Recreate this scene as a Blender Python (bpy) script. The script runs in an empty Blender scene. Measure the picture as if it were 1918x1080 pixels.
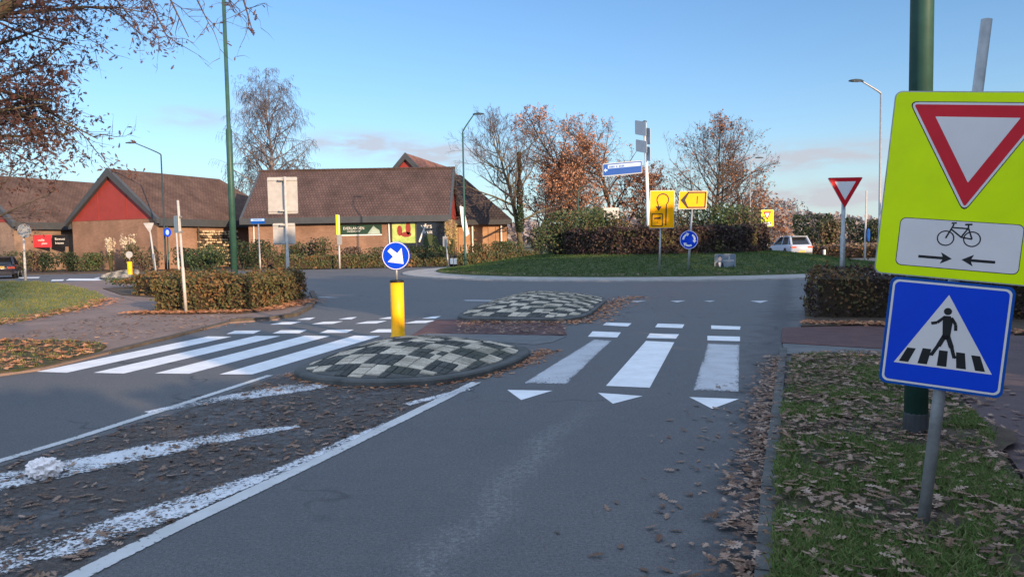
import bpy, math, random
from math import radians, sin, cos, pi, sqrt, atan2
from mathutils import Vector, Matrix, noise
RND = random.Random(7)
C = bpy.context.scene.collection
SC = bpy.context.scene
V = Vector

# ------------------------------------------------------------------ camera, sky, sun, exposure
F, HZ, EYE, ROLL = 1400.0, 456.0, 1.6, 0.0175
PIT = math.atan((540-HZ)/F)
FW = V((0, cos(PIT), -sin(PIT))); U0 = V((0, sin(PIT), cos(PIT))); R0 = V((1, 0, 0))
RT = cos(ROLL)*R0 - sin(ROLL)*U0
UP = cos(ROLL)*U0 + sin(ROLL)*R0
CAM = V((0, 0, EYE))
cd = bpy.data.cameras.new('camera'); cam = bpy.data.objects.new('camera', cd); C.objects.link(cam)
cam.matrix_world = Matrix.Translation(CAM) @ Matrix((RT, UP, -FW)).transposed().to_4x4()
cd.sensor_width = 36; cd.lens = 36*F/1918; cd.clip_start = .05; cd.clip_end = 5000
SC.camera = cam
SUN_EL, SUN_AZ = 13.0, (0.60, -0.80)
sd = bpy.data.lights.new('sun', 'SUN'); sd.energy = 4.4; sd.angle = radians(.6); sd.color = (1, .70, .44)
so = bpy.data.objects.new('sun', sd); C.objects.link(so)
sdir = V((SUN_AZ[0]*cos(radians(SUN_EL)), SUN_AZ[1]*cos(radians(SUN_EL)), sin(radians(SUN_EL))))
so.rotation_euler = sdir.to_track_quat('Z', 'Y').to_euler()
SC.view_settings.view_transform = 'Standard'; SC.view_settings.look = 'None'
SC.view_settings.exposure = 0.8; SC.view_settings.gamma = 1
W = bpy.data.worlds.new('World'); SC.world = W; W.use_nodes = True
nt = W.node_tree; bg = nt.nodes['Background']; bg.inputs[1].default_value = .086
sky = nt.nodes.new('ShaderNodeTexSky'); sky.sky_type = 'NISHITA'; sky.sun_disc = False
sky.sun_elevation = radians(SUN_EL); sky.sun_rotation = atan2(SUN_AZ[0], SUN_AZ[1])
sky.air_density = 1.0; sky.dust_density = .6; sky.ozone_density = 1.2
def wnode(t, **k):
    n = nt.nodes.new(t)
    for a, b in k.items(): setattr(n, a, b)
    return n
def wm(op, a, b=None, c=None):
    n = wnode('ShaderNodeMath', operation=op)
    for i, x in enumerate((a, b, c)):
        if x is None: continue
        if isinstance(x, (int, float)): n.inputs[i].default_value = x
        else: nt.links.new(x, n.inputs[i])
    return n.outputs[0]
tc = wnode('ShaderNodeTexCoord'); sx = wnode('ShaderNodeSeparateXYZ'); nt.links.new(tc.outputs['Generated'], sx.inputs[0])
az = wm('ARCTAN2', sx.outputs[0], sx.outputs[1]); el = wm('ARCSINE', sx.outputs[2])
cxyz = wnode('ShaderNodeCombineXYZ'); nt.links.new(wm('MULTIPLY', az, 16), cxyz.inputs[0]); nt.links.new(wm('MULTIPLY', el, 60), cxyz.inputs[1])
cn = wnode('ShaderNodeTexNoise'); cn.inputs['Scale'].default_value = 1.3; cn.inputs['Detail'].default_value = 5
nt.links.new(cxyz.outputs[0], cn.inputs['Vector'])
# small clouds low over the horizon: (azimuth, elevation, half width, half height, strength)
CL = [(-.395, .158, .040, .012, .5), (-.198, .132, .055, .013, .9), (-.095, .118, .06, .014, .8), (.375, .100, .085, .014, .8),
      (.42, .052, .12, .016, .8), (.16, .09, .05, .01, .4), (.50, .115, .06, .009, .35), (-.33, .175, .02, .01, .3)]
tot = None
for a0, e0, wa, we, s in CL:
    dx = wm('DIVIDE', wm('SUBTRACT', az, a0), wa); dy = wm('DIVIDE', wm('SUBTRACT', el, e0), we)
    r2 = wm('ADD', wm('MULTIPLY', dx, dx), wm('MULTIPLY', dy, dy))
    k = wm('MULTIPLY', wm('POWER', 2.718, wm('MULTIPLY', r2, -1.0)), s)
    tot = k if tot is None else wm('ADD', tot, k)
fac = wm('MULTIPLY', tot, wm('MULTIPLY_ADD', cn.outputs['Fac'], 4.2, -1.05)); fac = wm('MINIMUM', wm('MAXIMUM', fac, 0), .75)
def wmix(f, a, b, bl='MIX'):
    n = wnode('ShaderNodeMix', data_type='RGBA', blend_type=bl)
    if isinstance(f, (int, float)): n.inputs[0].default_value = f
    else: nt.links.new(f, n.inputs[0])
    for i, x in ((6, a), (7, b)):
        if isinstance(x, tuple): n.inputs[i].default_value = (*x, 1)
        else: nt.links.new(x, n.inputs[i])
    return n.outputs[2]
ST = .15                                   # colours below are given as seen, divided by the sky strength
blue = wmix(1.0, sky.outputs[0], (.80, 1.12, 1.50), 'MULTIPLY')
pale = wmix(wm('MULTIPLY', wm('POWER', 2.718, wm('MULTIPLY', wm('MAXIMUM', el, 0), -12)), .88), blue, (.72/ST, .82/ST, .885/ST))
# unseen brightness added overhead and behind the camera to lift the shade
high_fill = wnode('ShaderNodeMapRange', interpolation_type='SMOOTHSTEP'); nt.links.new(el, high_fill.inputs[0]); high_fill.inputs[1].default_value = .40; high_fill.inputs[2].default_value = .75
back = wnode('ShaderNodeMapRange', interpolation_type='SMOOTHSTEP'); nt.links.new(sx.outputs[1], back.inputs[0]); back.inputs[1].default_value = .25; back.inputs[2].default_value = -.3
vf = wm('MULTIPLY', wm('MAXIMUM', high_fill.outputs[0], back.outputs[0]), wm('MULTIPLY_ADD', cn.outputs['Fac'], .5, .6))
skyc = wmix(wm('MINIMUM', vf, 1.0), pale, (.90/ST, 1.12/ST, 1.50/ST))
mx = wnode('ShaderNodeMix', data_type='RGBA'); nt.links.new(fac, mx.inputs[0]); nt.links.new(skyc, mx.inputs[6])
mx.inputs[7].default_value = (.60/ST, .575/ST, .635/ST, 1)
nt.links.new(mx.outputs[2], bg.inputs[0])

def ray(px, py): return FW + RT*((px-959)/F) - UP*((py-540)/F)
def G(px, py, z=0.0):
    d = ray(px, py); return CAM + d*((z-EYE)/d.z)
def AT(px, py, y):
    d = ray(px, py); return CAM + d*(y/d.y)
def PX(px, y, z=0.0):            # ground place under image column px at forward distance y
    p = AT(px, 456, y); return V((p.x, y, z))

# ------------------------------------------------------------------ materials
def mat(name, col, rough=.7, var=.15, scale=8.0, col2=None, bump=0.0, bscale=60.0, metal=0.0, spec=.3, speck=0.0):
    m = bpy.data.materials.new(name); m.use_nodes = True
    t = m.node_tree; b = t.nodes['Principled BSDF']
    b.inputs['Roughness'].default_value = rough; b.inputs['Metallic'].default_value = metal
    b.inputs['Specular IOR Level'].default_value = spec
    c = t.nodes.new('ShaderNodeTexCoord'); n = t.nodes.new('ShaderNodeTexNoise')
    n.inputs['Scale'].default_value = scale; n.inputs['Detail'].default_value = 6; n.inputs['Roughness'].default_value = .65
    t.links.new(c.outputs['Object'], n.inputs['Vector'])
    r = t.nodes.new('ShaderNodeValToRGB'); r.color_ramp.elements[0].position = .33; r.color_ramp.elements[1].position = .68
    c2 = col2 or tuple(min(1, x*(1+var)) for x in col); c1 = col if col2 else tuple(x*(1-var) for x in col)
    r.color_ramp.elements[0].color = (*c1, 1); r.color_ramp.elements[1].color = (*c2, 1)
    t.links.new(n.outputs['Fac'], r.inputs[0])
    out = r.outputs[0]
    if speck:
        n3 = t.nodes.new('ShaderNodeTexNoise'); n3.inputs['Scale'].default_value = 160; n3.inputs['Detail'].default_value = 2
        t.links.new(c.outputs['Object'], n3.inputs['Vector'])
        mr = t.nodes.new('ShaderNodeMapRange'); mr.inputs[1].default_value = .3; mr.inputs[2].default_value = .7
        mr.inputs[3].default_value = 1-speck; mr.inputs[4].default_value = 1+speck
        t.links.new(n3.outputs['Fac'], mr.inputs[0])
        mm = t.nodes.new('ShaderNodeVectorMath'); mm.operation = 'SCALE'
        t.links.new(out, mm.inputs[0]); t.links.new(mr.outputs[0], mm.inputs['Scale']); out = mm.outputs[0]
    t.links.new(out, b.inputs['Base Color'])
    if bump:
        n2 = t.nodes.new('ShaderNodeTexNoise'); n2.inputs['Scale'].default_value = bscale; n2.inputs['Detail'].default_value = 4
        t.links.new(c.outputs['Object'], n2.inputs['Vector'])
        bp = t.nodes.new('ShaderNodeBump'); bp.inputs['Strength'].default_value = bump; bp.inputs['Distance'].default_value = .02
        t.links.new(n2.outputs['Fac'], bp.inputs['Height']); t.links.new(bp.outputs[0], b.inputs['Normal'])
    return m
def leafmat(name, cols, trans=.25, rough=.7):
    m = bpy.data.materials.new(name); m.use_nodes = True
    t = m.node_tree; b = t.nodes['Principled BSDF']; b.inputs['Roughness'].default_value = rough
    b.inputs['Specular IOR Level'].default_value = .25
    g = t.nodes.new('ShaderNodeNewGeometry'); r = t.nodes.new('ShaderNodeValToRGB')
    r.color_ramp.interpolation = 'LINEAR'
    while len(r.color_ramp.elements) < len(cols): r.color_ramp.elements.new(.5)
    for i, c in enumerate(cols):
        r.color_ramp.elements[i].position = i/(len(cols)-1); r.color_ramp.elements[i].color = (*c, 1)
    t.links.new(g.outputs['Random Per Island'], r.inputs[0]); t.links.new(r.outputs[0], b.inputs['Base Color'])
    tr = t.nodes.new('ShaderNodeBsdfTranslucent'); t.links.new(r.outputs[0], tr.inputs[0])
    ms = t.nodes.new('ShaderNodeMixShader'); ms.inputs[0].default_value = trans
    t.links.new(b.outputs[0], ms.inputs[1]); t.links.new(tr.outputs[0], ms.inputs[2])
    t.links.new(ms.outputs[0], t.nodes['Material Output'].inputs[0])
    return m
def node_mix(t, fac, a, b):
    n = t.nodes.new('ShaderNodeMix'); n.data_type = 'RGBA'
    t.links.new(fac, n.inputs[0])
    for i, x in ((6, a), (7, b)):
        if isinstance(x, tuple): n.inputs[i].default_value = (*x, 1)
        else: t.links.new(x, n.inputs[i])
    return n.outputs[2]
def nmath(t, op, a, b=None, c=None):
    n = t.nodes.new('ShaderNodeMath'); n.operation = op
    for i, x in enumerate((a, b, c)):
        if x is None: continue
        if isinstance(x, (int, float)): n.inputs[i].default_value = x
        else: t.links.new(x, n.inputs[i])
    return n.outputs[0]
def nnoise(t, vec, scale, detail=5, rough=.6):
    n = t.nodes.new('ShaderNodeTexNoise'); n.inputs['Scale'].default_value = scale; n.inputs['Detail'].default_value = detail
    n.inputs['Roughness'].default_value = rough
    if vec is not None: t.links.new(vec, n.inputs['Vector'])
    return n.outputs['Fac']
def nrange(t, x, a, b, c=0.0, d=1.0):
    n = t.nodes.new('ShaderNodeMapRange'); t.links.new(x, n.inputs[0])
    for i, v in enumerate((a, b, c, d)): n.inputs[i+1].default_value = v
    return n.outputs[0]

def brick_mat(name, c1, c2, mortar, bw=.42, bh=.125, uv='UV', bump=.3, var=.25):
    m = bpy.data.materials.new(name); m.use_nodes = True; t = m.node_tree; b = t.nodes['Principled BSDF']
    b.inputs['Roughness'].default_value = .85; b.inputs['Specular IOR Level'].default_value = .2
    c = t.nodes.new('ShaderNodeTexCoord'); br = t.nodes.new('ShaderNodeTexBrick')
    t.links.new(c.outputs[uv], br.inputs['Vector'])
    br.inputs['Color1'].default_value = (*c1, 1); br.inputs['Color2'].default_value = (*c2, 1); br.inputs['Mortar'].default_value = (*mortar, 1)
    br.inputs['Scale'].default_value = 1; br.inputs['Brick Width'].default_value = bw; br.inputs['Row Height'].default_value = bh
    br.inputs['Mortar Size'].default_value = bh*.1; br.inputs['Bias'].default_value = 0
    n = nnoise(t, c.outputs['Object'], .6, 6); r = nrange(t, n, .3, .7, 1-var, 1+var)
    mm = t.nodes.new('ShaderNodeVectorMath'); mm.operation = 'SCALE'; t.links.new(br.outputs[0], mm.inputs[0]); t.links.new(r, mm.inputs['Scale'])
    t.links.new(mm.outputs[0], b.inputs['Base Color'])
    bp = t.nodes.new('ShaderNodeBump'); bp.inputs['Strength'].default_value = bump; bp.inputs['Distance'].default_value = .03; bp.invert = True
    t.links.new(br.outputs['Fac'], bp.inputs['Height']); t.links.new(bp.outputs[0], b.inputs['Normal'])
    return m
M = {}
def asphalt():
    m = bpy.data.materials.new('asphalt'); m.use_nodes = True; t = m.node_tree; b = t.nodes['Principled BSDF']
    b.inputs['Specular IOR Level'].default_value = .35
    o = t.nodes.new('ShaderNodeTexCoord').outputs['Object']
    big = nnoise(t, o, .35, 6, .6); fine = nnoise(t, o, 140, 2, .5); mid = nnoise(t, o, 6, 6, .7)
    col = node_mix(t, nrange(t, big, .35, .65), (.068, .070, .075), (.100, .100, .104))
    col = node_mix(t, nrange(t, mid, .3, .75, 0, .45), col, (.125, .122, .118))
    # worn pale streak along the lane with a shape of its own
    p0 = G(1060, 800); p1 = G(800, 1060); d = (p1-p0).normalized(); nrm = V((-d.y, d.x, 0))
    sp = t.nodes.new('ShaderNodeSeparateXYZ'); t.links.new(o, sp.inputs[0])
    dist = nmath(t, 'ADD', nmath(t, 'MULTIPLY', sp.outputs[0], nrm.x), nmath(t, 'MULTIPLY', sp.outputs[1], nrm.y))
    dist = nmath(t, 'SUBTRACT', dist, p0.dot(nrm))
    dist = nmath(t, 'ADD', dist, nrange(t, nnoise(t, o, 1.3, 3), .3, .7, -.12, .12))
    g = nmath(t, 'POWER', 2.718, nmath(t, 'MULTIPLY', nmath(t, 'MULTIPLY', dist, dist), -60))
    along = nmath(t, 'ADD', nmath(t, 'MULTIPLY', sp.outputs[0], d.x), nmath(t, 'MULTIPLY', sp.outputs[1], d.y))
    g = nmath(t, 'MULTIPLY', g, nrange(t, nmath(t, 'SUBTRACT', along, p0.dot(d)), -1.2, .4))
    g = nmath(t, 'MULTIPLY', g, nrange(t, nnoise(t, o, 22, 6, .75), .42, .66))
    col = node_mix(t, nmath(t, 'MULTIPLY', g, .50), col, (.27, .27, .26))
    # damp dark band along right gutter
    k0 = G(1455, 700); k1 = G(1418, 1080); dd = (k0-k1).normalized(); n2 = V((-dd.y, dd.x, 0))
    q = nmath(t, 'ADD', nmath(t, 'MULTIPLY', sp.outputs[0], n2.x), nmath(t, 'MULTIPLY', sp.outputs[1], n2.y))
    q = nmath(t, 'SUBTRACT', q, k0.dot(n2))
    q = nmath(t, 'ADD', q, nrange(t, nnoise(t, o, 2.5, 4), .3, .7, -.25, .25))
    wet = nmath(t, 'MULTIPLY', nrange(t, q, .1, .5, 1, 0), nrange(t, q, -.3, -.1, 0, 1))
    col = node_mix(t, nmath(t, 'MULTIPLY', wet, .55), col, (.030, .031, .035))
    # tar patches / repaired seams
    vo = t.nodes.new('ShaderNodeTexVoronoi'); vo.feature = 'DISTANCE_TO_EDGE'; vo.inputs['Scale'].default_value = .22
    wv = t.nodes.new('ShaderNodeVectorMath'); wv.operation = 'ADD'; t.links.new(o, wv.inputs[0])
    nn = t.nodes.new('ShaderNodeTexNoise'); nn.inputs['Scale'].default_value = 1.5; t.links.new(o, nn.inputs[0]); t.links.new(nn.outputs['Color'], wv.inputs[1])
    t.links.new(wv.outputs[0], vo.inputs['Vector'])
    crack = nmath(t, 'MULTIPLY', nrange(t, vo.outputs['Distance'], .002, .007, 1, 0), nrange(t, nnoise(t, o, .8), .45, .6, 0, .6))
    col = node_mix(t, crack, col, (.015, .015, .017))
    g2 = nnoise(t, o, 45, 3, .8); gg = nmath(t, 'MULTIPLY', nrange(t, fine, .3, .7, .62, 1.4), nrange(t, g2, .3, .7, .62, 1.4))
    sc = t.nodes.new('ShaderNodeVectorMath'); sc.operation = 'SCALE'; t.links.new(col, sc.inputs[0]); t.links.new(gg, sc.inputs['Scale'])
    t.links.new(sc.outputs[0], b.inputs['Base Color'])
    t.links.new(nrange(t, big, .3, .7, .62, .8), b.inputs['Roughness'])
    bp = t.nodes.new('ShaderNodeBump'); bp.inputs['Strength'].default_value = .5; bp.inputs['Distance'].default_value = .006
    t.links.new(fine, bp.inputs['Height']); t.links.new(bp.outputs[0], b.inputs['Normal'])
    return m
M['asphalt'] = asphalt()
def paint(name, wear, dark=(.085, .086, .09), white=(.78, .79, .80), scale=14.0, alpha=True):
    """white road paint; the worn spots let the road show through (UV: across, along)"""
    m = bpy.data.materials.new(name); m.use_nodes = True; t = m.node_tree; b = t.nodes['Principled BSDF']
    b.inputs['Roughness'].default_value = .6; b.inputs['Base Color'].default_value = (*white, 1)
    c = t.nodes.new('ShaderNodeTexCoord'); o = c.outputs['Object']
    n = nnoise(t, o, scale, 8, .75); s = t.nodes.new('ShaderNodeSeparateXYZ'); t.links.new(c.outputs['UV'], s.inputs[0])
    def edge(x): return nmath(t, 'ABSOLUTE', nmath(t, 'SUBTRACT', nmath(t, 'MULTIPLY', x, 2), 1))
    e = nmath(t, 'POWER', edge(s.outputs[0]), 6); e2 = nmath(t, 'POWER', edge(s.outputs[1]), 14)
    lo = nnoise(t, o, 1.4, 3)
    k = nmath(t, 'SUBTRACT', n, nmath(t, 'MULTIPLY', nmath(t, 'MAXIMUM', e, e2), wear*.35))
    k = nmath(t, 'ADD', k, nmath(t, 'MULTIPLY', nmath(t, 'SUBTRACT', lo, .5), wear*.7))
    thr = .16+wear*.36
    f = nrange(t, k, thr-.05, thr+.05)
    tint = node_mix(t, nrange(t, nnoise(t, o, 3.5, 5), .35, .7), white, tuple(x*.80 for x in white))
    col = node_mix(t, f, dark, tint); t.links.new(col, b.inputs['Base Color'])
    if alpha: t.links.new(nmath(t, 'MAXIMUM', f, .0), b.inputs['Alpha'])
    return m
M['paint'] = paint('fresh_road_paint', .18)
M['paint_scuffed'] = paint('scuffed_road_paint', .50, white=(.47, .48, .50), scale=34)
M['paint_line'] = paint('line_road_paint', .5, white=(.55, .55, .54), scale=26)
M['paint_worn'] = paint('worn_road_paint', .80, white=(.68, .69, .71), scale=36)
M['ground'] = mat('ground', (.05, .06, .025), .95, 0, .5, (.11, .085, .045), .4, 6)
M['soil'] = mat('soil', (.045, .033, .024), .95, 0, 4, (.09, .065, .045), .8, 20)
M['turf'] = mat('turf', (.030, .055, .014), .95, 0, 3, (.075, .085, .028), .6, 40)
M['verge'] = mat('verge_turf', (.03, .045, .012), .95, 0, 2.2, (.085, .06, .038), .8, 40)
M['lawn'] = mat('lawn_turf', (.10, .125, .03), .95, 0, 2, (.20, .17, .065), .6, 40)
M['path'] = mat('red_path', (.165, .118, .10), .85, 0, 1.2, (.235, .17, .145), .3, 90, speck=.25)
M['path_dark'] = mat('dark_red_path', (.075, .05, .054), .8, 0, 2, (.105, .072, .074), .3, 90, speck=.25)
M['bike'] = mat('red_cycle_asphalt', (.075, .036, .036), .8, 0, 3, (.115, .062, .058), .3, 90, speck=.3)
M['tile'] = mat('grey_tile', (.10, .105, .11), .8, 0, 3, (.155, .157, .16), .3, 40, speck=.2)
M['kerb'] = mat('kerb_concrete', (.10, .105, .11), .85, 0, 3, (.19, .19, .185), .4, 60, speck=.2)
M['kerb_dark'] = mat('dark_kerb_concrete', (.06, .064, .062), .85, 0, 3, (.12, .12, .115), .4, 60, speck=.2)
M['kerb_brown'] = mat('dirty_kerb_concrete', (.055, .047, .038), .9, 0, 3, (.12, .10, .082), .4, 60, speck=.2)
M['apron'] = mat('apron_concrete', (.24, .235, .23), .85, 0, 2, (.36, .34, .32), .4, 30, speck=.25)
M['alu'] = mat('bare_aluminium', (.50, .49, .47), .45, .12, 5, metal=.3)
M['galv'] = mat('galvanised_steel', (.36, .37, .37), .5, .2, 14, metal=.45)
M['galv_lit'] = mat('sunlit_steel', (.47, .455, .43), .55, .12, 9, metal=.1)  # lighter, warmer copy of the steel with sunlight in its colour
M['green_pole'] = mat('green_pole_paint', (.030, .085, .068), .45, .18, 5)
M['dark_pole'] = mat('dark_pole_paint', (.03, .045, .05), .5, .15, 5)
M['lampglass'] = mat('lamp_lens', (.5, .52, .5), .2, .05)
M['yellowgreen'] = mat('fluorescent_sheeting', (.72, .90, .0), .38, .08, 2.2, spec=.15)
M['white_sheet'] = mat('white_sheeting', (.72, .66, .63), .4, .04, 4)
M['white_sign'] = mat('white_sign_paint', (.80, .80, .80), .4, .04, 4)
M['red_sheet'] = mat('red_sheeting', (.62, .018, .03), .35, .06, 4, spec=.15)
M['blue_sheet'] = mat('blue_sheeting', (.004, .055, .58), .33, .06, 4, spec=.15)
M['navy_sheet'] = mat('navy_sheeting', (.006, .075, .34), .4, .06, 4, spec=.1)
M['paleblue'] = mat('pale_blue_sheeting', (.35, .5, .72), .4, .06, 4)
M['paleblue_grey'] = mat('blue_grey_back', (.34, .40, .46), .5, .06, 4)
M['black'] = mat('black_print', (.012, .012, .013), .5, .2, 9)
M['orange_sheet'] = mat('amber_sheeting', (1.0, .42, .0), .4, .05, 4, spec=.15)
M['yellow'] = mat('yellow_plastic', (.92, .47, .005), .4, .08, 5)
M['darkgrey'] = mat('dark_grey_metal', (.05, .053, .056), .55, .2, 9)
M['bark'] = mat('bark', (.05, .038, .028), .95, 0, 6, (.12, .095, .07), .8, 25)
M['bark_moss'] = mat('mossy_bark', (.07, .065, .03), .95, 0, 4, (.14, .11, .075), .8, 25)
M['bark_birch'] = mat('birch_bark', (.085, .06, .055), .9, 0, 5, (.22, .19, .17), .4, 25)
M['twig'] = mat('twig', (.075, .05, .045), .9, .2, 9)
M['twig_grey'] = mat('grey_twig', (.082, .062, .060), .9, .2, 9)
M['core'] = mat('hedge_twigs', (.030, .022, .014), .95, 0, 8, (.055, .04, .024), .8, 30)
M['l_brown'] = leafmat('brown_oak_leaf', [(.20, .08, .045), (.34, .15, .075), (.42, .20, .10), (.26, .14, .10)])
M['l_oak_dark'] = leafmat('dry_oak_leaf', [(.055, .028, .026), (.115, .052, .042), (.17, .085, .062), (.085, .058, .056)])
M['l_orange'] = leafmat('orange_oak_leaf', [(.36, .16, .085), (.54, .26, .14), (.64, .37, .23), (.46, .27, .18)])
M['l_litter'] = leafmat('leaf_litter', [(.09, .055, .042), (.20, .125, .085), (.34, .235, .175), (.13, .07, .048), (.27, .165, .11), (.40, .30, .24)], .1)
M['l_litter_or'] = leafmat('orange_leaf_litter', [(.24, .10, .055), (.43, .19, .095), (.56, .31, .17), (.32, .125, .055)], .1)
M['l_crumb'] = leafmat('leaf_crumb', [(.04, .03, .025), (.10, .07, .055), (.20, .15, .12), (.06, .045, .04)], .0)
M['l_beech'] = leafmat('beech_hedge_leaf', [(.10, .055, .028), (.21, .105, .048), (.27, .155, .07), (.09, .085, .032), (.16, .125, .05)], .2)
M['l_beech_green'] = leafmat('green_hedge_leaf', [(.05, .06, .024), (.09, .10, .04), (.14, .125, .055), (.14, .09, .045)], .2)
M['l_purple'] = leafmat('dark_barberry_leaf', [(.030, .019, .022), (.06, .036, .038), (.085, .055, .048), (.05, .05, .032)], .15)
M['l_ever'] = leafmat('evergreen_leaf', [(.010, .022, .012), (.022, .042, .02), (.045, .065, .028), (.03, .05, .03)], .15)
M['l_olive'] = leafmat('olive_shrub_leaf', [(.04, .06, .028), (.075, .10, .042), (.12, .115, .055), (.12, .08, .05)], .2)
M['l_dry'] = leafmat('dry_shrub_leaf', [(.14, .095, .075), (.22, .15, .11), (.17, .14, .085), (.28, .20, .14)], .2)
M['l_ground'] = leafmat('ground_cover_leaf', [(.035, .075, .03), (.065, .12, .045), (.10, .14, .06), (.12, .10, .05)], .2)
M['l_wood_haze'] = leafmat('hazed_wood_leaf', [(.26, .235, .25), (.31, .265, .27), (.28, .26, .26), (.34, .27, .255)], .2)  # greyed and lightened so the leaf colour carries the distance haze
M['l_pampas'] = leafmat('pampas_plume', [(.66, .56, .42), (.78, .70, .54), (.56, .47, .35)], .3)
M['l_straw'] = leafmat('straw_leaf', [(.42, .30, .12), (.58, .46, .22), (.50, .34, .14)], .3)
M['blade'] = leafmat('grass_blade', [(.07, .12, .03), (.12, .20, .05), (.19, .25, .08), (.24, .21, .10)], .3)
M['blade_far'] = leafmat('island_grass_blade', [(.032, .085, .022), (.06, .13, .032), (.09, .15, .045), (.12, .125, .055)], .3)
M['blade_lit'] = leafmat('sunlit_grass_blade', [(.095, .135, .03), (.165, .20, .045), (.22, .215, .07), (.25, .20, .085)], .3)  # yellower copy of the grass blades, sunlight put into the tone
M['rooftile'] = brick_mat('roof_tile', (.082, .053, .046), (.108, .068, .058), (.055, .037, .034), .24, .34, bump=.7, var=.3)
M['roofold'] = brick_mat('weathered_roof_tile', (.088, .056, .046), (.118, .073, .058), (.062, .042, .036), .30, .20, bump=.8, var=.35)
M['rooflit'] = brick_mat('sunlit_roof_tile', (.21, .10, .075), (.26, .125, .09), (.12, .06, .05), .30, .24, bump=.8)  # roof tile copy with warm sunlight put into its colours
M['roofshade'] = brick_mat('shaded_roof_tile', (.045, .038, .038), (.07, .052, .048), (.025, .022, .024), .30, .34, bump=.8)  # roof tile copy darkened to hold the shade thrown by trees
M['brick'] = brick_mat('orange_brick', (.225, .128, .085), (.275, .165, .112), (.21, .15, .115), .22, .065, bump=.2)
M['brick_grey'] = brick_mat('weathered_brick', (.21, .135, .10), (.26, .18, .13), (.2, .17, .14), .22, .065, bump=.2)
M['fascia'] = mat('grey_fascia', (.055, .062, .070), .6, .12, 2)
M['redpanel'] = mat('red_cladding', (.27, .042, .034), .6, .10, 1.5)
M['redsign'] = mat('red_poster', (.55, .035, .045), .5, .1, 2)
M['woodwall'] = mat('orange_timber', (.30, .165, .09), .8, 0, 1.2, (.42, .26, .15), .2, 10)
M['glass'] = mat('dark_glass', (.012, .014, .017), .08, .2, 2, spec=.6)
M['white'] = mat('white_paint', (.74, .73, .70), .6, .06, 4)
M['litter'] = mat('white_litter_paper', (.86, .80, .78), .7, .05, 8, bump=.4, bscale=30)
M['rubber'] = mat('rubber', (.015, .015, .016), .8, .2, 9)
M['rim'] = mat('wheel_rim', (.35, .36, .37), .35, .1, 9, metal=.7)
M['carwhite'] = mat('pearl_white_paint', (.36, .41, .49), .25, .03, 3, spec=.6)
M['carblack'] = mat('black_car_paint', (.018, .018, .028), .18, .1, 3, spec=.7)
M['taillight'] = mat('tail_lamp', (.55, .10, .06), .2, .1, 9)
M['plate'] = mat('yellow_plate', (.85, .52, .10), .4, .05, 9)
M['paver_light'] = mat('light_paver', (.36, .345, .31), .85, .18, 7, bump=.4, bscale=60, speck=.2)

def checker(name):
    m = bpy.data.materials.new(name); m.use_nodes = True; t = m.node_tree; b = t.nodes['Principled BSDF']
    b.inputs['Roughness'].default_value = .85
    c = t.nodes.new('ShaderNodeTexCoord'); uv = c.outputs['UV']; o = c.outputs['Object']
    wob = t.nodes.new('ShaderNodeTexNoise'); wob.inputs['Scale'].default_value = 3; t.links.new(uv, wob.inputs[0])
    add = t.nodes.new('ShaderNodeVectorMath'); add.operation = 'MULTIPLY_ADD'; t.links.new(wob.outputs['Color'], add.inputs[0]); add.inputs[1].default_value = (.05, .05, 0); t.links.new(uv, add.inputs[2])
    ck = t.nodes.new('ShaderNodeTexChecker'); ck.inputs['Scale'].default_value = 1/.38; t.links.new(add.outputs[0], ck.inputs[0])
    br = t.nodes.new('ShaderNodeTexBrick'); t.links.new(add.outputs[0], br.inputs[0]); br.inputs['Scale'].default_value = 1
    br.inputs['Brick Width'].default_value = .21; br.inputs['Row Height'].default_value = .105; br.inputs['Mortar Size'].default_value = .008
    br.inputs['Color1'].default_value = (.72, .72, .72, 1); br.inputs['Color2'].default_value = (1.15, 1.15, 1.15, 1); br.inputs['Mortar'].default_value = (.16, .16, .16, 1)
    lit = node_mix(t, nrange(t, nnoise(t, o, 9, 6), .35, .68), (.52, .475, .40), (.29, .272, .235))
    drk = node_mix(t, nrange(t, nnoise(t, o, 7, 6), .35, .7), (.045, .050, .047), (.11, .112, .10))
    col = node_mix(t, ck.outputs['Fac'], drk, lit)
    moss = nrange(t, nnoise(t, o, 1.1, 4), .5, .68, 0, .55); col = node_mix(t, moss, col, (.075, .085, .06))
    mm = t.nodes.new('ShaderNodeVectorMath'); mm.operation = 'MULTIPLY'; t.links.new(col, mm.inputs[0]); t.links.new(br.outputs[0], mm.inputs[1])
    t.links.new(mm.outputs[0], b.inputs['Base Color'])
    bp = t.nodes.new('ShaderNodeBump'); bp.inputs['Strength'].default_value = .9; bp.inputs['Distance'].default_value = .02; bp.invert = True
    t.links.new(br.outputs['Fac'], bp.inputs['Height']); t.links.new(bp.outputs[0], b.inputs['Normal'])
    return m
def sett(name, cols):
    m = mat(name, cols[0], .88, 0, 26, cols[1], bump=.5, bscale=70, spec=.2, speck=.3); t = m.node_tree; b = t.nodes['Principled BSDF']
    l = b.inputs['Base Color'].links[0].from_socket; g = t.nodes.new('ShaderNodeNewGeometry'); r = nrange(t, g.outputs['Random Per Island'], 0, 1, .74, 1.18)
    mm = t.nodes.new('ShaderNodeVectorMath'); mm.operation = 'SCALE'; t.links.new(l, mm.inputs[0]); t.links.new(r, mm.inputs['Scale'])
    o = t.nodes['Texture Coordinate'].outputs['Object']; mo = nrange(t, nnoise(t, o, 1.3, 5), .50, .70, 0, .6)
    t.links.new(node_mix(t, mo, mm.outputs[0], (.07, .078, .052)), b.inputs['Base Color']); return m
M['sett_light'] = sett('light_sett', ((.44, .385, .30), (.64, .565, .45))); M['sett_dark'] = sett('dark_sett', ((.045, .05, .048), (.10, .102, .095)))

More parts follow.
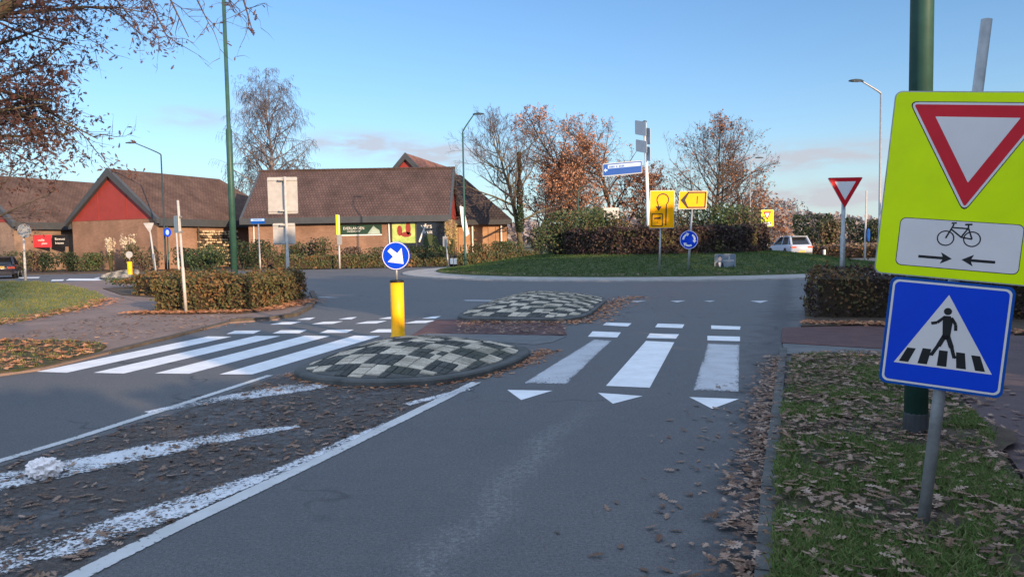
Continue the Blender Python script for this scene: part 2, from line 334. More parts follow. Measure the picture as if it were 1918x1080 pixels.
# ------------------------------------------------------------------ mesh helpers
def tag(o, label=None, cat=None, group=None, kind=None):
    if label: o['label'] = label
    if cat: o['category'] = cat
    if group: o['group'] = group
    if kind: o['kind'] = kind
    return o
def empty(name, loc, label, cat, group=None, rz=0):
    o = bpy.data.objects.new(name, None); C.objects.link(o); o.location = loc; o.rotation_euler = (0, 0, rz)
    o.empty_display_size = .2
    return tag(o, label, cat, group)
def copy_tree(o, parent=None):
    c = o.copy(); C.objects.link(c); c.parent = parent
    for ch in list(o.children): copy_tree(ch, c)
    return c
class MB:
    def __init__(s): s.v = []; s.f = []; s.m = []; s.uv = {}; s.cm = 0
    def face(s, pts, uv=None):
        i = len(s.v); s.v.extend([tuple(p) for p in pts]); s.f.append(tuple(range(i, i+len(pts)))); s.m.append(s.cm)
        if uv: s.uv[len(s.f)-1] = uv
    def idx(s, vs, fs):
        i = len(s.v); s.v.extend([tuple(p) for p in vs])
        for f in fs: s.f.append(tuple(i+k for k in f)); s.m.append(s.cm)
    def prism(s, poly, z0, z1, cap=True, top=True):       # poly: xy list, counter-clockwise
        n = len(poly); a = sum(poly[k][0]*poly[(k+1) % n][1]-poly[(k+1) % n][0]*poly[k][1] for k in range(n))
        if a < 0: poly = poly[::-1]
        vs = [(p[0], p[1], z0) for p in poly]+[(p[0], p[1], z1) for p in poly]
        fs = [(k, (k+1) % n, n+(k+1) % n, n+k) for k in range(n)]
        if top: fs.append(tuple(range(n, 2*n)))
        if cap: fs.append(tuple(range(n-1, -1, -1)))
        s.idx(vs, fs)
    def solid(s, poly, vec):                          # extrude 3-d polygon along vec
        n = len(poly); a = [V(p) for p in poly]; b = [p+V(vec) for p in a]
        s.idx(a+b, [(k, (k+1) % n, n+(k+1) % n, n+k) for k in range(n)]+[tuple(range(n, 2*n)), tuple(range(n-1, -1, -1))])
    def box(s, c, sz, rz=0):
        x, y, z = sz[0]/2, sz[1]/2, sz[2]/2; ca, sa = cos(rz), sin(rz); vs = []
        for dz in (-z, z):
            for dx, dy in ((-x, -y), (x, -y), (x, y), (-x, y)):
                vs.append((c[0]+dx*ca-dy*sa, c[1]+dx*sa+dy*ca, c[2]+dz))
        s.idx(vs, [(3, 2, 1, 0), (4, 5, 6, 7), (0, 1, 5, 4), (1, 2, 6, 5), (2, 3, 7, 6), (3, 0, 4, 7)])
    def tube(s, pts, rad, n=8, cap=True):
        pts = [V(p) for p in pts]; k = len(pts)
        if not hasattr(rad, '__len__'): rad = [rad]*k
        vs = []; ref = V((0, 0, 1))
        for i, p in enumerate(pts):
            d = (pts[min(i+1, k-1)]-pts[max(i-1, 0)])
            if d.length < 1e-9: d = V((0, 0, 1))
            d.normalize(); r = ref if abs(d.z) < .9 else V((1, 0, 0))
            a = d.cross(r).normalized(); b = d.cross(a)
            for j in range(n):
                t = 2*pi*j/n; vs.append(p+(a*cos(t)+b*sin(t))*rad[i])
        fs = [(i*n+j, i*n+(j+1) % n, (i+1)*n+(j+1) % n, (i+1)*n+j) for i in range(k-1) for j in range(n)]
        if cap: fs += [tuple(range(n-1, -1, -1)), tuple(range((k-1)*n, k*n))]
        s.idx(vs, fs)
    def lathe(s, prof, o=(0, 0, 0), n=24):            # prof: (r, z)
        vs = [(o[0]+r*cos(2*pi*j/n), o[1]+r*sin(2*pi*j/n), o[2]+z) for r, z in prof for j in range(n)]
        k = len(prof)
        s.idx(vs, [(i*n+j, i*n+(j+1) % n, (i+1)*n+(j+1) % n, (i+1)*n+j) for i in range(k-1) for j in range(n)]+[tuple(range(n-1, -1, -1)), tuple(range((k-1)*n, k*n))])
    def build(s, name, mats, parent=None, smooth=False, world=True):
        me = bpy.data.meshes.new(name)
        off = V((0, 0, 0))
        if parent is not None and world:
            p = parent
            while p is not None: off = off+p.location; p = p.parent
        me.from_pydata([(a[0]-off.x, a[1]-off.y, a[2]-off.z) for a in s.v] if off.length else s.v, [], s.f)
        if not isinstance(mats, (list, tuple)): mats = [mats]
        for m in mats: me.materials.append(M[m])
        if len(mats) > 1: me.polygons.foreach_set('material_index', s.m)
        if s.uv:
            ul = me.uv_layers.new(name='UVMap')
            for fi, uv in s.uv.items():
                p = me.polygons[fi]
                for k, li in enumerate(p.loop_indices): ul.data[li].uv = uv[k]
        if smooth: me.polygons.foreach_set('use_smooth', [True]*len(me.polygons))
        me.update()
        o = bpy.data.objects.new(name, me); C.objects.link(o)
        if parent is not None: o.parent = parent
        return o
def struct(name, mb, mats, label=None, parent=None, smooth=False):
    o = mb.build(name, mats, parent, smooth)
    if parent is None: tag(o, label, None, None, 'structure')
    return o
def gl(pts, z=0.0): return [tuple(G(x, y, z)[:2]) for x, y in pts]
def inpoly(x, y, poly):
    c = False; j = len(poly)-1
    for i in range(len(poly)):
        xi, yi = poly[i][:2]; xj, yj = poly[j][:2]
        if (yi > y) != (yj > y) and x < (xj-xi)*(y-yi)/(yj-yi)+xi: c = not c
        j = i
    return c
def smooth_poly(p, it=2):
    for _ in range(it):
        q = []
        for i in range(len(p)):
            a, b = p[i], p[(i+1) % len(p)]
            q += [(a[0]*.75+b[0]*.25, a[1]*.75+b[1]*.25), (a[0]*.25+b[0]*.75, a[1]*.25+b[1]*.75)]
        p = q
    return p
# flat sign drawing in a frame: o = origin, X/Y in the plane, N towards the viewer
class Face:
    def __init__(s, mb, o, X, Y): s.mb = mb; s.o = V(o); s.X = V(X); s.Y = V(Y); s.N = s.X.cross(s.Y)
    def p(s, x, y, z=0.0): return s.o+s.X*x+s.Y*y+s.N*z
    def plate(s, poly, z0, z1): s.mb.solid([s.p(x, y, z0) for x, y in poly], s.N*(z1-z0))
    def flat(s, poly, z): s.mb.face([s.p(x, y, z) for x, y in poly])
    def strip(s, pts, w, z):
        for (x0, y0), (x1, y1) in zip(pts, pts[1:]):
            d = V((x1-x0, y1-y0)); d.normalize(); nx, ny = -d.y*w/2, d.x*w/2
            s.flat([(x0-nx, y0-ny), (x1-nx, y1-ny), (x1+nx, y1+ny), (x0+nx, y0+ny)], z)
    def ring(s, cx, cy, r, w, z, a0=0.0, a1=2*pi, n=28, sy=1.0):
        ro, ri = r+w/2, r-w/2
        for k in range(n):
            t0, t1 = a0+(a1-a0)*k/n, a0+(a1-a0)*(k+1)/n
            s.flat([(cx+ri*cos(t0), cy+ri*sin(t0)*sy), (cx+ro*cos(t0), cy+ro*sin(t0)*sy), (cx+ro*cos(t1), cy+ro*sin(t1)*sy), (cx+ri*cos(t1), cy+ri*sin(t1)*sy)], z)
    def disc(s, cx, cy, r, z, n=28, sy=1.0): s.flat([(cx+r*cos(2*pi*k/n), cy+r*sy*sin(2*pi*k/n)) for k in range(n)], z)
    def text(s, body, cx, cy, h, z, wmax=None):
        vs, fs = text_shape(body)
        xs = [v[0] for v in vs]; ys = [v[1] for v in vs]
        k = h/(max(ys)-min(ys)); kx = k
        if wmax and (max(xs)-min(xs))*k > wmax: kx = wmax/(max(xs)-min(xs))
        mx_, my_ = (max(xs)+min(xs))/2, (max(ys)+min(ys))/2
        s.mb.idx([s.p(cx+(v[0]-mx_)*kx, cy+(v[1]-my_)*k, z) for v in vs], fs)
_tx = {}
def text_shape(body):
    if body not in _tx:
        c = bpy.data.curves.new('t', 'FONT'); c.body = body; o = bpy.data.objects.new('t', c); C.objects.link(o)
        dg = bpy.context.evaluated_depsgraph_get(); dg.update(); me = o.evaluated_get(dg).to_mesh()
        _tx[body] = ([tuple(v.co) for v in me.vertices], [tuple(p.vertices) for p in me.polygons])
        o.evaluated_get(dg).to_mesh_clear(); bpy.data.objects.remove(o); bpy.data.curves.remove(c)
    return _tx[body]
def rrect(w, h, r, n=5, cx=0.0, cy=0.0):
    out = []
    for sx_, sy_, a in ((1, 1, 0), (-1, 1, pi/2), (-1, -1, pi), (1, -1, 3*pi/2)):
        for k in range(n+1):
            t = a+pi/2*k/n; out.append((cx+sx_*(w/2-r)+r*cos(t), cy+sy_*(h/2-r)+r*sin(t)))
    return out
def rpoly(pts, r, n=4):
    out = []; m = len(pts)
    for i in range(m):
        p = V(pts[i]); a = (V(pts[i-1])-p).normalized(); b = (V(pts[(i+1) % m])-p).normalized()
        t = r/max(.05, math.tan(a.angle(b)/2)); A, B = p+a*t, p+b*t
        for k in range(n+1):
            u = k/n; q = A*(1-u)**2+p*2*u*(1-u)+B*u*u; out.append((q.x, q.y))
    return out
def circ(r, n=32, sy=1.0): return [(r*cos(2*pi*k/n), r*sy*sin(2*pi*k/n)) for k in range(n)]
XW, ZW = V((1, 0, 0)), V((0, 0, 1))
def yaw(a): return V((cos(a), sin(a), 0))

# ------------------------------------------------------------------ the ground
mb = MB(); mb.face([(-1800, -600, -.03), (1800, -600, -.03), (1800, 2500, -.03), (-1800, 2500, -.03)])
struct('ground', mb, 'ground', 'brown green open ground stretching to the horizon')
mb = MB(); mb.face([(-90, -40, 0), (90, -40, 0), (90, 58, 0), (-90, 58, 0)])
struct('road', mb, 'asphalt', 'grey asphalt of the approach road and roundabout')
RC = V((8.5, 44, 0)); R_AP, R_GR = 14.8, 12.9
mb = MB(); n = 96
def ringpts(r, z): return [(RC.x+r*cos(2*pi*k/n), RC.y+r*sin(2*pi*k/n), z) for k in range(n)]
def rings(mb, prof):
    vs = [p for r, z in prof for p in ringpts(r, z)]
    mb.idx(vs, [(i*n+j, i*n+(j+1) % n, (i+1)*n+(j+1) % n, (i+1)*n+j) for i in range(len(prof)-1) for j in range(n)])
rings(mb, [(R_AP, 0), (R_AP-.02, .06), (R_AP-.3, .075), (R_GR, .10)])
struct('roundabout_apron', mb, 'apron', 'pale concrete apron ring round the grass of the roundabout')
mb = MB()
def mound_z(r):
    if r >= R_GR: return .12
    t = max(0, min(1, (R_GR-r)/6.7)); return .12+.80*(t*t*(3-2*t)*.45+t*.55)
rings(mb, [(R_GR+.03, .0), (R_GR, .13)]+[(R_GR-.2-k*.65, mound_z(R_GR-.2-k*.65)) for k in range(19)]+[(.05, 1.0)])
struct('roundabout_lawn', mb, 'turf', 'raised green lawn mound in the middle of the roundabout', smooth=True)

# left pavement, lawn and verge
PAVE_L = gl([(-700, 760), (0, 700), (75, 690), (200, 660), (330, 628), (430, 603), (520, 597), (570, 578), (590, 562), (560, 540), (420, 535), (240, 529), (235, 522), (0, 535), (-120, 540), (-700, 560)], .03)
mb = MB(); mb.prism(PAVE_L, -.02, .03); struct('pavement', mb, 'path', 'reddish paved footpath on the left side of the crossing')
LAWN = gl([(-420, 532), (-60, 526), (85, 527), (140, 536), (185, 548), (199, 560), (175, 572), (100, 588), (0, 607), (-300, 640), (-700, 640)], .05)
mb = MB(); mb.prism(smooth_poly(LAWN, 1), .0, .06); struct('lawn', mb, 'lawn', 'sunlit tongue of grass beside the left footpath')
VERG_L = gl([(-800, 645), (-200, 640), (0, 636), (120, 637), (190, 641), (203, 650), (150, 668), (60, 690), (-60, 702), (-700, 755)], .05)
mb = MB(); mb.prism(smooth_poly(VERG_L, 1), .0, .06); struct('verge', mb, 'verge', 'narrow leaf covered grass verge at the left road edge')
def kerb_line(pts, w, z0, z1, m, label, closed=False):
    mb = MB(); P = [V((p[0], p[1], 0)) for p in pts]; k = len(P); L = []; R = []
    for i in range(k):
        a = P[(i-1) % k] if closed or i else P[i]; b = P[(i+1) % k] if closed or i < k-1 else P[i]
        d = (b-a).normalized(); nn = V((-d.y, d.x, 0)); L.append(P[i]+nn*w/2); R.append(P[i]-nn*w/2)
    for i in range(k if closed else k-1):
        j = (i+1) % k; N_ = max(1, int((P[j]-P[i]).length/1.0))
        for q in range(N_):
            u0, u1 = q/N_+.008/N_, (q+1)/N_-.008/N_
            mb.prism([tuple(L[i].lerp(L[j], u0)[:2]), tuple(R[i].lerp(R[j], u0)[:2]), tuple(R[i].lerp(R[j], u1)[:2]), tuple(L[i].lerp(L[j], u1)[:2])], z0, z1, cap=False)
    return struct('kerb', mb, m, label)
kerb_line(gl([(-700, 764), (0, 703), (75, 692), (200, 662), (330, 630), (430, 604)], .0), .12, -.01, .045, 'kerb_brown', 'grey kerb between left carriageway and left footpath')
kerb_line(gl([(430, 604), (500, 600), (550, 592), (578, 578), (590, 562), (584, 548)], .0), .16, -.01, .08, 'kerb_brown', 'curved concrete kerb round the corner of the orange hedge')
# right verge, path, cycle crossing
KR = [(1468, 655), (1462, 700), (1456, 760), (1449, 830), (1440, 920), (1432, 1080), (1420, 1400)]
VERG_R = gl([(1482, 668), (1468, 760), (1459, 830), (1452, 920), (1445, 1080), (1440, 1400), (2100, 1400), (2010, 1080), (1918, 905), (1860, 820), (1800, 745), (1745, 690), (1690, 662), (1560, 660)], .08)
mb = MB(); mb.prism(VERG_R, -.02, .08); struct('verge', mb, 'verge', 'leaf strewn grass verge under the crossing sign')
kerb_line(gl(KR, 0), .09, -.02, .035, 'kerb_dark', 'concrete kerb along the right road edge by the leafy verge')
PATH_R = gl([(1440, 1500), (2300, 1500), (2600, 900), (2300, 720), (1960, 640), (1660, 648), (1482, 664), (1690, 664)], .05)
mb = MB(); mb.prism(gl([(1690, 656), (1745, 684), (1805, 742), (1866, 818), (1925, 903), (2017, 1080), (2110, 1420), (3000, 1420), (2900, 800), (2300, 660), (1918, 628), (1655, 630)], .04), -.02, .04)
struct('footpath', mb, 'path_dark', 'dark reddish footpath to the right of the verge')
mb = MB(); mb.prism(gl([(1466, 613), (1464, 641), (1652, 652), (1900, 668), (1900, 622), (1660, 608)], .03), -.02, .03)
struct('cycle_path', mb, 'bike', 'red cycle path leading off at the right kerb below the hedge')
mb = MB(); mb.prism(gl([(1466, 642.5), (1470, 662), (1560, 660.5), (1690, 663), (1654, 653.5)], .028), -.02, .028)
struct('tile_strip', mb, 'tile', 'grey tiled strip between cycle path and leafy verge')
mb = MB(); mb.prism(gl([(1500, 612), (1508, 600), (1506, 560), (1540, 545), (1920, 560), (2300, 585), (2300, 622), (1900, 625), (1660, 607)], .03), -.02, .05)
struct('planting_bed', mb, 'soil', 'bare soil bed under the right hedge')
mb = MB(); mb.prism([(-9.35, 18.3), (-6.4, 17.9), (-5.9, 20.2), (-6.4, 23.6), (-9.3, 30), (-14, 33), (-17, 31), (-13.7, 26.2), (-10.2, 23.2), (-9.3, 21)], .0, .055)
struct('planting_bed', mb, 'soil', 'leaf covered soil bed of the left corner island')
rr = random.Random(31)
for c_, r_, l_ in ((G(1700, 808, .08), .75, 'bare muddy patch round the thick green lamp foot'), (G(1745, 972, .08), .22, 'small muddy patch at the foot of the leaning sign')):
    mb = MB(); mb.face([(c_.x+r_*cos(2*pi*k/40)*(1+.35*noise.noise(V((cos(k*.157)*2, sin(k*.157)*2, r_*9)))), c_.y+r_*.8*sin(2*pi*k/40)*(1+.35*noise.noise(V((cos(k*.157)*2, sin(k*.157)*2, r_*5)))), .0845) for k in range(40)])
    struct('soil', mb, 'soil', l_)
# bed and grass in front of the shops
mb = MB(); mb.prism([(-70, 49.5), (-48, 51.5), (-30, 53), (-12, 55), (0, 59.5), (12, 66), (30, 73), (60, 73), (60, 100), (-90, 100)], -.02, .06)
struct('planting_bed', mb, 'soil', 'dark soil beds in front of the shop buildings')
mb = MB(); mb.prism([(31, 42), (90, 30), (120, 45), (120, 120), (26, 120), (24, 68), (30, 56)], -.02, .06)
struct('field', mb, 'ground', 'dull green field beyond the roundabout')
# traffic islands
def island(name, px, zk, bump, label):
    P = smooth_poly(gl(px, zk), 2); cx = sum(p[0] for p in P)/len(P); cy = sum(p[1] for p in P)/len(P)
    root = empty(name, (cx, cy, 0), label, None); root['kind'] = 'structure'
    k = len(P); mb = MB()
    def ring(s, z): return [(cx+(p[0]-cx)*s, cy+(p[1]-cy)*s, z) for p in P]
    r = sum(sqrt((p[0]-cx)**2+(p[1]-cy)**2) for p in P)/k; s1 = 1-.17/r
    vs = ring(1, 0)+ring(1, zk-.02)+ring(1-.02/r, zk)+ring(s1, zk)
    mb.idx(vs, [(i*k+j, i*k+(j+1) % k, (i+1)*k+(j+1) % k, (i+1)*k+j) for i in range(3) for j in range(k)])
    mb.build('kerb', 'kerb_dark', root)
    mb = MB(); N_ = 10; ca, sa = cos(radians(72)), sin(radians(72))
    def uv(p): return (p[0]*ca+p[1]*sa, -p[0]*sa+p[1]*ca)
    S = [s1*(1-i/N_) for i in range(N_)]
    rr = [ring(s, zk+.004+bump*(1-(s/s1)**2)) for s in S]+[ring(.001, zk+.004+bump)]
    for a, b in zip(rr, rr[1:]):
        for j in range(k):
            q = (a[j], a[(j+1) % k], b[(j+1) % k], b[j]); mb.face(q, [uv(x) for x in q])
    mb.build('bedding', 'kerb_dark', root, smooth=True)
    # single setts laid in alternating light and dark squares over the dome
    rr = random.Random(int(abs(cx*100))); mb = MB(); sw, sl = .100, .205
    R1 = ring(s1, 0)
    def sof(x, y):
        dx, dy = x-cx, y-cy; best = 0
        for j in range(k):
            ax, ay = R1[j][0]-cx, R1[j][1]-cy; bx, by = R1[(j+1) % k][0]-cx, R1[(j+1) % k][1]-cy
            den = dx*(by-ay)-dy*(bx-ax)
            if abs(den) < 1e-9: continue
            t = (ax*(by-ay)-ay*(bx-ax))/den; u = (ax*dy-ay*dx)/den
            if t > 0 and -1e-6 <= u <= 1+1e-6: best = max(best, 1/t)
        return best
    def zof(x, y):
        q = sof(x, y); return zk+bump*(1-q*q), q
    R_ = int(2*max(sqrt((p[0]-cx)**2+(p[1]-cy)**2) for p in P)/sw)+4
    for iu in range(-R_//4, R_//4+1):
        for iv in range(-R_//2, R_//2+1):
            flip = ((iu//2)+(iv//4)) % 2
            u0, v0 = (iu+.5)*sl, (iv+.5)*sw
            if flip:                                # turned squares give the basket weave
                lu, lv = iu % 2, iv % 4; bu, bv = (iu-lu)*sl, (iv-lv)*sw; kk = lu*4+lv; u0, v0 = bu+(kk % 4+.5)*sw*1.025, bv+(kk//4+.5)*sl*.975; hu, hv = sw/2*1.025-.005, sl/2*.975-.005
            else: hu, hv = sl/2-.005, sw/2-.005
            x0, y0 = cx+u0*ca-v0*sa, cy+u0*sa+v0*ca
            z0, q0 = zof(x0, y0)
            if q0 > .985: continue
            mb.cm = (0 if flip else 1) if rr.random() > .07 else rr.randrange(2)
            tz = rr.gauss(0, .003); top = []; bot = []
            for a, b in ((-hu, -hv), (hu, -hv), (hu, hv), (-hu, hv)):
                x, y = cx+(u0+a)*ca-(v0+b)*sa, cy+(u0+a)*sa+(v0+b)*ca; z, q = zof(x, y)
                if q > 1: x, y = cx+(x-cx)/q, cy+(y-cy)/q; z = zk
                z += .016+tz+rr.gauss(0, .0015); bot.append((x, y, z-.03)); xi, yi = x+(x0-x)*.05, y+(y0-y)*.05; top.append((xi, yi, z))
            mb.idx(bot+top, [(0, 1, 5, 4), (1, 2, 6, 5), (2, 3, 7, 6), (3, 0, 4, 7), (4, 5, 6, 7)])
    mb.build('paving', ['sett_light', 'sett_dark'], root)
    return root
island('traffic_island', [(546, 692), (560, 701), (600, 708), (680, 714), (800, 711), (890, 698), (965, 676), (1000, 655), (975, 644), (900, 634), (800, 629), (740, 632), (690, 640), (620, 662), (570, 680)], .075, .20, 'domed checker paved refuge with the yellow bollard')
island('traffic_island', [(843, 595), (880, 577), (930, 560), (975, 548), (1010, 546), (1080, 549), (1142, 556), (1125, 572), (1090, 597), (960, 596)], .075, .20, 'domed checker paved refuge nearer the roundabout')
island('traffic_island', [(178, 521), (200, 511), (236, 505), (262, 504), (262, 516), (236, 520)], .12, .12, 'small far checker paved refuge on the left arm')
mb = MB(); mb.prism(gl([(770, 628), (800, 622.5), (1062, 627), (1050, 600), (842, 597.5), (815, 598.5)], .008), 0, .007)
struct('cycle_path', mb, 'bike', 'red cycle path cut through between two checkered refuges')
mb = MB(); mb.prism(gl([(800, 628.5), (1000, 645), (1035, 640), (1060, 629.5), (1000, 627), (800, 624)], .008), 0, .008)
struct('tile_strip', mb, 'tile', 'grey tiled strip behind the bollard refuge')

# ------------------------------------------------------------------ road markings
MARKS = []
def marking(px, m, name, label, z=.004, group=None, quad=True):
    mb = MB(); P = [G(x, y, z) for x, y in px]
    uv = [(0, 0), (1, 0), (1, 1), (0, 1)] if len(P) == 4 else [(.5, .5)]*len(P)
    mb.face(P, uv); o = mb.build(name, m); tag(o, label, None, group, 'structure'); return o
# right carriageway: stripes (bl, br, tr, tl), then give-way teeth, then cycle blocks
for i, (q, m) in enumerate(zip([[(981, 717), (1061, 718.5), (1146, 637.5), (1113, 635)], [(1135, 722), (1217, 725.5), (1263, 640.5), (1210, 638)], [(1298, 730.5), (1384, 733), (1385, 645), (1326, 643)]], ('paint_scuffed', 'paint', 'paint_scuffed'))):
    marking(q, m, 'zebra_stripe', ('scuffed leftmost', 'bright middle', 'scuffed rightmost')[i]+' zebra stripe of the near right lane', group='zebra stripes on the near right lane')
for i, q in enumerate([[(950, 729.5), (1035, 731), (976, 748.5)], [(1120, 735), (1204, 741), (1148, 755.5)], [(1291, 743), (1384, 746.5), (1334, 765)]]):
    marking(q, 'paint', 'give_way_tooth', ('leftmost', 'middle', 'rightmost')[i]+' white give way triangle before the right zebra', group='give way triangles before the right zebra')
for i, q in enumerate([[(1101, 630), (1156, 631.5), (1163, 622), (1110, 620)], [(1211, 632.5), (1266, 634), (1272, 625.5), (1217, 624)], [(1325, 637), (1386, 638.5), (1386, 630), (1325, 628.5)],
                       [(1129, 608.5), (1176, 611), (1183, 605), (1136, 603.5)], [(1227, 612.5), (1278, 614), (1282, 607), (1232, 605.5)], [(1332, 615.5), (1386, 617), (1387, 611), (1332, 609)]]):
    marking(q, 'paint', 'cycle_crossing_block', 'white block %s of the right cycle crossing' % ('at left of the near row', 'in middle of the near row', 'at right of the near row', 'at left of the far row', 'in middle of the far row', 'at right of the far row')[i], group='cycle crossing blocks on the right lane')
for i, q in enumerate([[(68, 695.5), (125, 697.5), (434, 630), (390, 629.5)], [(175, 697.5), (232, 699), (525, 629), (479, 628.5)], [(290, 698.7), (354, 699.5), (618, 629), (571, 628)], [(411, 700.5), (473, 700.5), (712, 629), (664, 628)]]):
    marking(q, 'paint', 'zebra_stripe', ('leftmost', 'second', 'third', 'rightmost')[i]+' long white zebra stripe on the left carriageway', group='zebra stripes on the left carriageway')
ROWS = [([(424, 625), (475, 624.5), (489, 618.5), (440, 619)], (0, 86, 174, 268), 1.0), ([(505, 607.5), (545, 607), (565, 602), (528, 603)], (0, 78, 160, 252), 1.0), ([(555, 598.5), (580, 598.5), (591, 594), (574, 595)], (0, 78, 153, 235), 1.0)]
for ri, (q, off, k) in enumerate(ROWS):
    for i, d in enumerate(off):
        marking([(x+d, y-.010*d) for x, y in q], 'paint', 'cycle_crossing_block', 'white block %s in the %s row of the left cycle crossing' % (('first', 'second', 'third', 'fourth')[i], ('near', 'middle', 'far')[ri]), group='cycle crossing blocks on the left carriageway')
LZ = [.0042]
def line_mark(px, w, m, label, name='lane_line', wob=0.0):
    LZ[0] += .0004
    P = [G(x, y, LZ[0]) for x, y in px]; mb = MB(); acc = 0; L = []
    for i, p in enumerate(P):
        d = (P[min(i+1, len(P)-1)]-P[max(i-1, 0)]).normalized(); nn = V((-d.y, d.x, 0)); ww = w[i] if hasattr(w, '__len__') else w
        L.append((p-nn*ww/2, p+nn*ww/2))
    k = len(P)-1
    for i in range(k):
        mb.face([L[i][0], L[i][1], L[i+1][1], L[i+1][0]], [(0, .1+.8*i/k), (1, .1+.8*i/k), (1, .1+.8*(i+1)/k), (0, .1+.8*(i+1)/k)])
    o = mb.build(name, m); return tag(o, label, None, None, 'structure')
line_mark([(-200, 925), (0, 862), (150, 817), (300, 769), (420, 730), (506, 702)], .10, 'paint_line', 'thin white line along the left of the hatched area')
line_mark([(-200, 1280), (150, 1075), (330, 985), (470, 920), (620, 848), (760, 780), (892, 715)], .13, 'paint_line', 'white edge line along the near lane and leafy hatched area')
line_mark([(275, 772), (380, 753), (480, 737), (560, 725), (608, 719)], [.14, .34, .52, .58, .40], 'paint_worn', 'upper worn white hatch stripe by the refuge', 'hatch_stripe')
line_mark([(-160, 935), (0, 900), (100, 882), (250, 851), (380, 824), (470, 810), (560, 797)], [.55, .55, .55, .52, .44, .30, .12], 'paint_worn', 'middle worn white hatch stripe with the litter on it', 'hatch_stripe')
line_mark([(-160, 1120), (0, 1048), (150, 1008), (300, 960), (420, 915), (520, 882)], [.35, .42, .45, .40, .28, .14], 'paint_worn', 'lowest flaking white hatch stripe near the lane line', 'hatch_stripe')
line_mark([(330, 958), (420, 925), (520, 882), (640, 828), (720, 792)], [.05, .12, .15, .12, .04], 'paint_worn', 'broken white smear merging into the lane line', 'hatch_stripe')
line_mark([(760, 757), (840, 737), (880, 727)], .15, 'paint_worn', 'short flaked white patch under the front of the refuge', 'hatch_stripe')
for i, q in enumerate([[(585, 555.5), (615, 556), (640, 557.5), (612, 557)], [(868, 561.5), (925, 562), (925, 563.5), (868, 563)], [(1182, 563.5), (1212, 562.5), (1190, 566)], [(1255, 563), (1285, 562.5), (1268, 566)], [(1405, 563), (1440, 562.5), (1424, 567)], [(1318, 563), (1340, 562.5), (1330, 565)]]):
    marking(q, 'paint_scuffed', 'give_way_tooth' if i > 1 else 'lane_line', 'faded white mark %d at the roundabout entry' % (i+1), group='faded marks at the roundabout entry')
for i, q in enumerate([[(30, 519), (75, 518.5), (72, 520.5), (28, 521)], [(98, 523.5), (120, 523), (118, 525.5), (95, 526)], [(123, 525), (232, 525.5), (236, 522), (130, 521.5)], [(175, 521), (236, 520), (236, 517), (190, 518)]]):
    marking(q, 'paint', 'zebra_stripe', 'far white zebra stripe on the left arm road', group='far zebra stripes on the left arm')

def debris():
    m = bpy.data.materials.new('road_debris'); m.use_nodes = True; t = m.node_tree; b = t.nodes['Principled BSDF']; b.inputs['Roughness'].default_value = .95
    o = t.nodes.new('ShaderNodeTexCoord').outputs['Object']; n = nnoise(t, o, 9, 9, .78); n2 = nnoise(t, o, 1.3, 4)
    t.links.new(node_mix(t, nrange(t, nnoise(t, o, 38, 5, .7), .35, .65), (.052, .044, .040), (.155, .125, .108)), b.inputs['Base Color'])
    su = t.nodes.new('ShaderNodeSeparateXYZ'); t.links.new(t.nodes['Texture Coordinate'].outputs['UV'], su.inputs[0])
    k = nmath(t, 'ADD', n, nmath(t, 'MULTIPLY', nmath(t, 'SUBTRACT', n2, .5), .5)); k = nmath(t, 'ADD', k, nmath(t, 'MULTIPLY', nmath(t, 'SUBTRACT', su.outputs[0], 1.0), .42))
    t.links.new(nrange(t, k, .40, .58, 0, .85), b.inputs['Alpha'])
    bp = t.nodes.new('ShaderNodeBump'); bp.inputs['Strength'].default_value = .8; bp.inputs['Distance'].default_value = .02; t.links.new(n, bp.inputs['Height']); t.links.new(bp.outputs[0], b.inputs['Normal'])
    return m
M['debris'] = debris()
mb = MB(); mb.face([(x, y, .002) for x, y in gl([(-260, 950), (0, 872), (300, 784), (505, 708), (560, 706), (700, 722), (880, 718), (700, 806), (470, 916), (150, 1070), (-100, 1190), (-500, 1200)])], [(1, 1)]*12)
struct('road_debris', mb, 'debris', 'brown trodden leaf debris coating the hatched median')
mb = MB(); ga = gl([(1410, 660), (1330, 760), (1270, 900), (1200, 1080), (1060, 1400)]); gb = gl([(1464, 660), (1458, 760), (1442, 920), (1434, 1080), (1424, 1400)])
for i in range(4): mb.face([(*ga[i], .002), (*gb[i], .002), (*gb[i+1], .002), (*ga[i+1], .002)], [(0, 0), (1, 0), (1, 1), (0, 1)])
struct('road_debris', mb, 'debris', 'dirt and crumbled leaves along the right hand gutter')

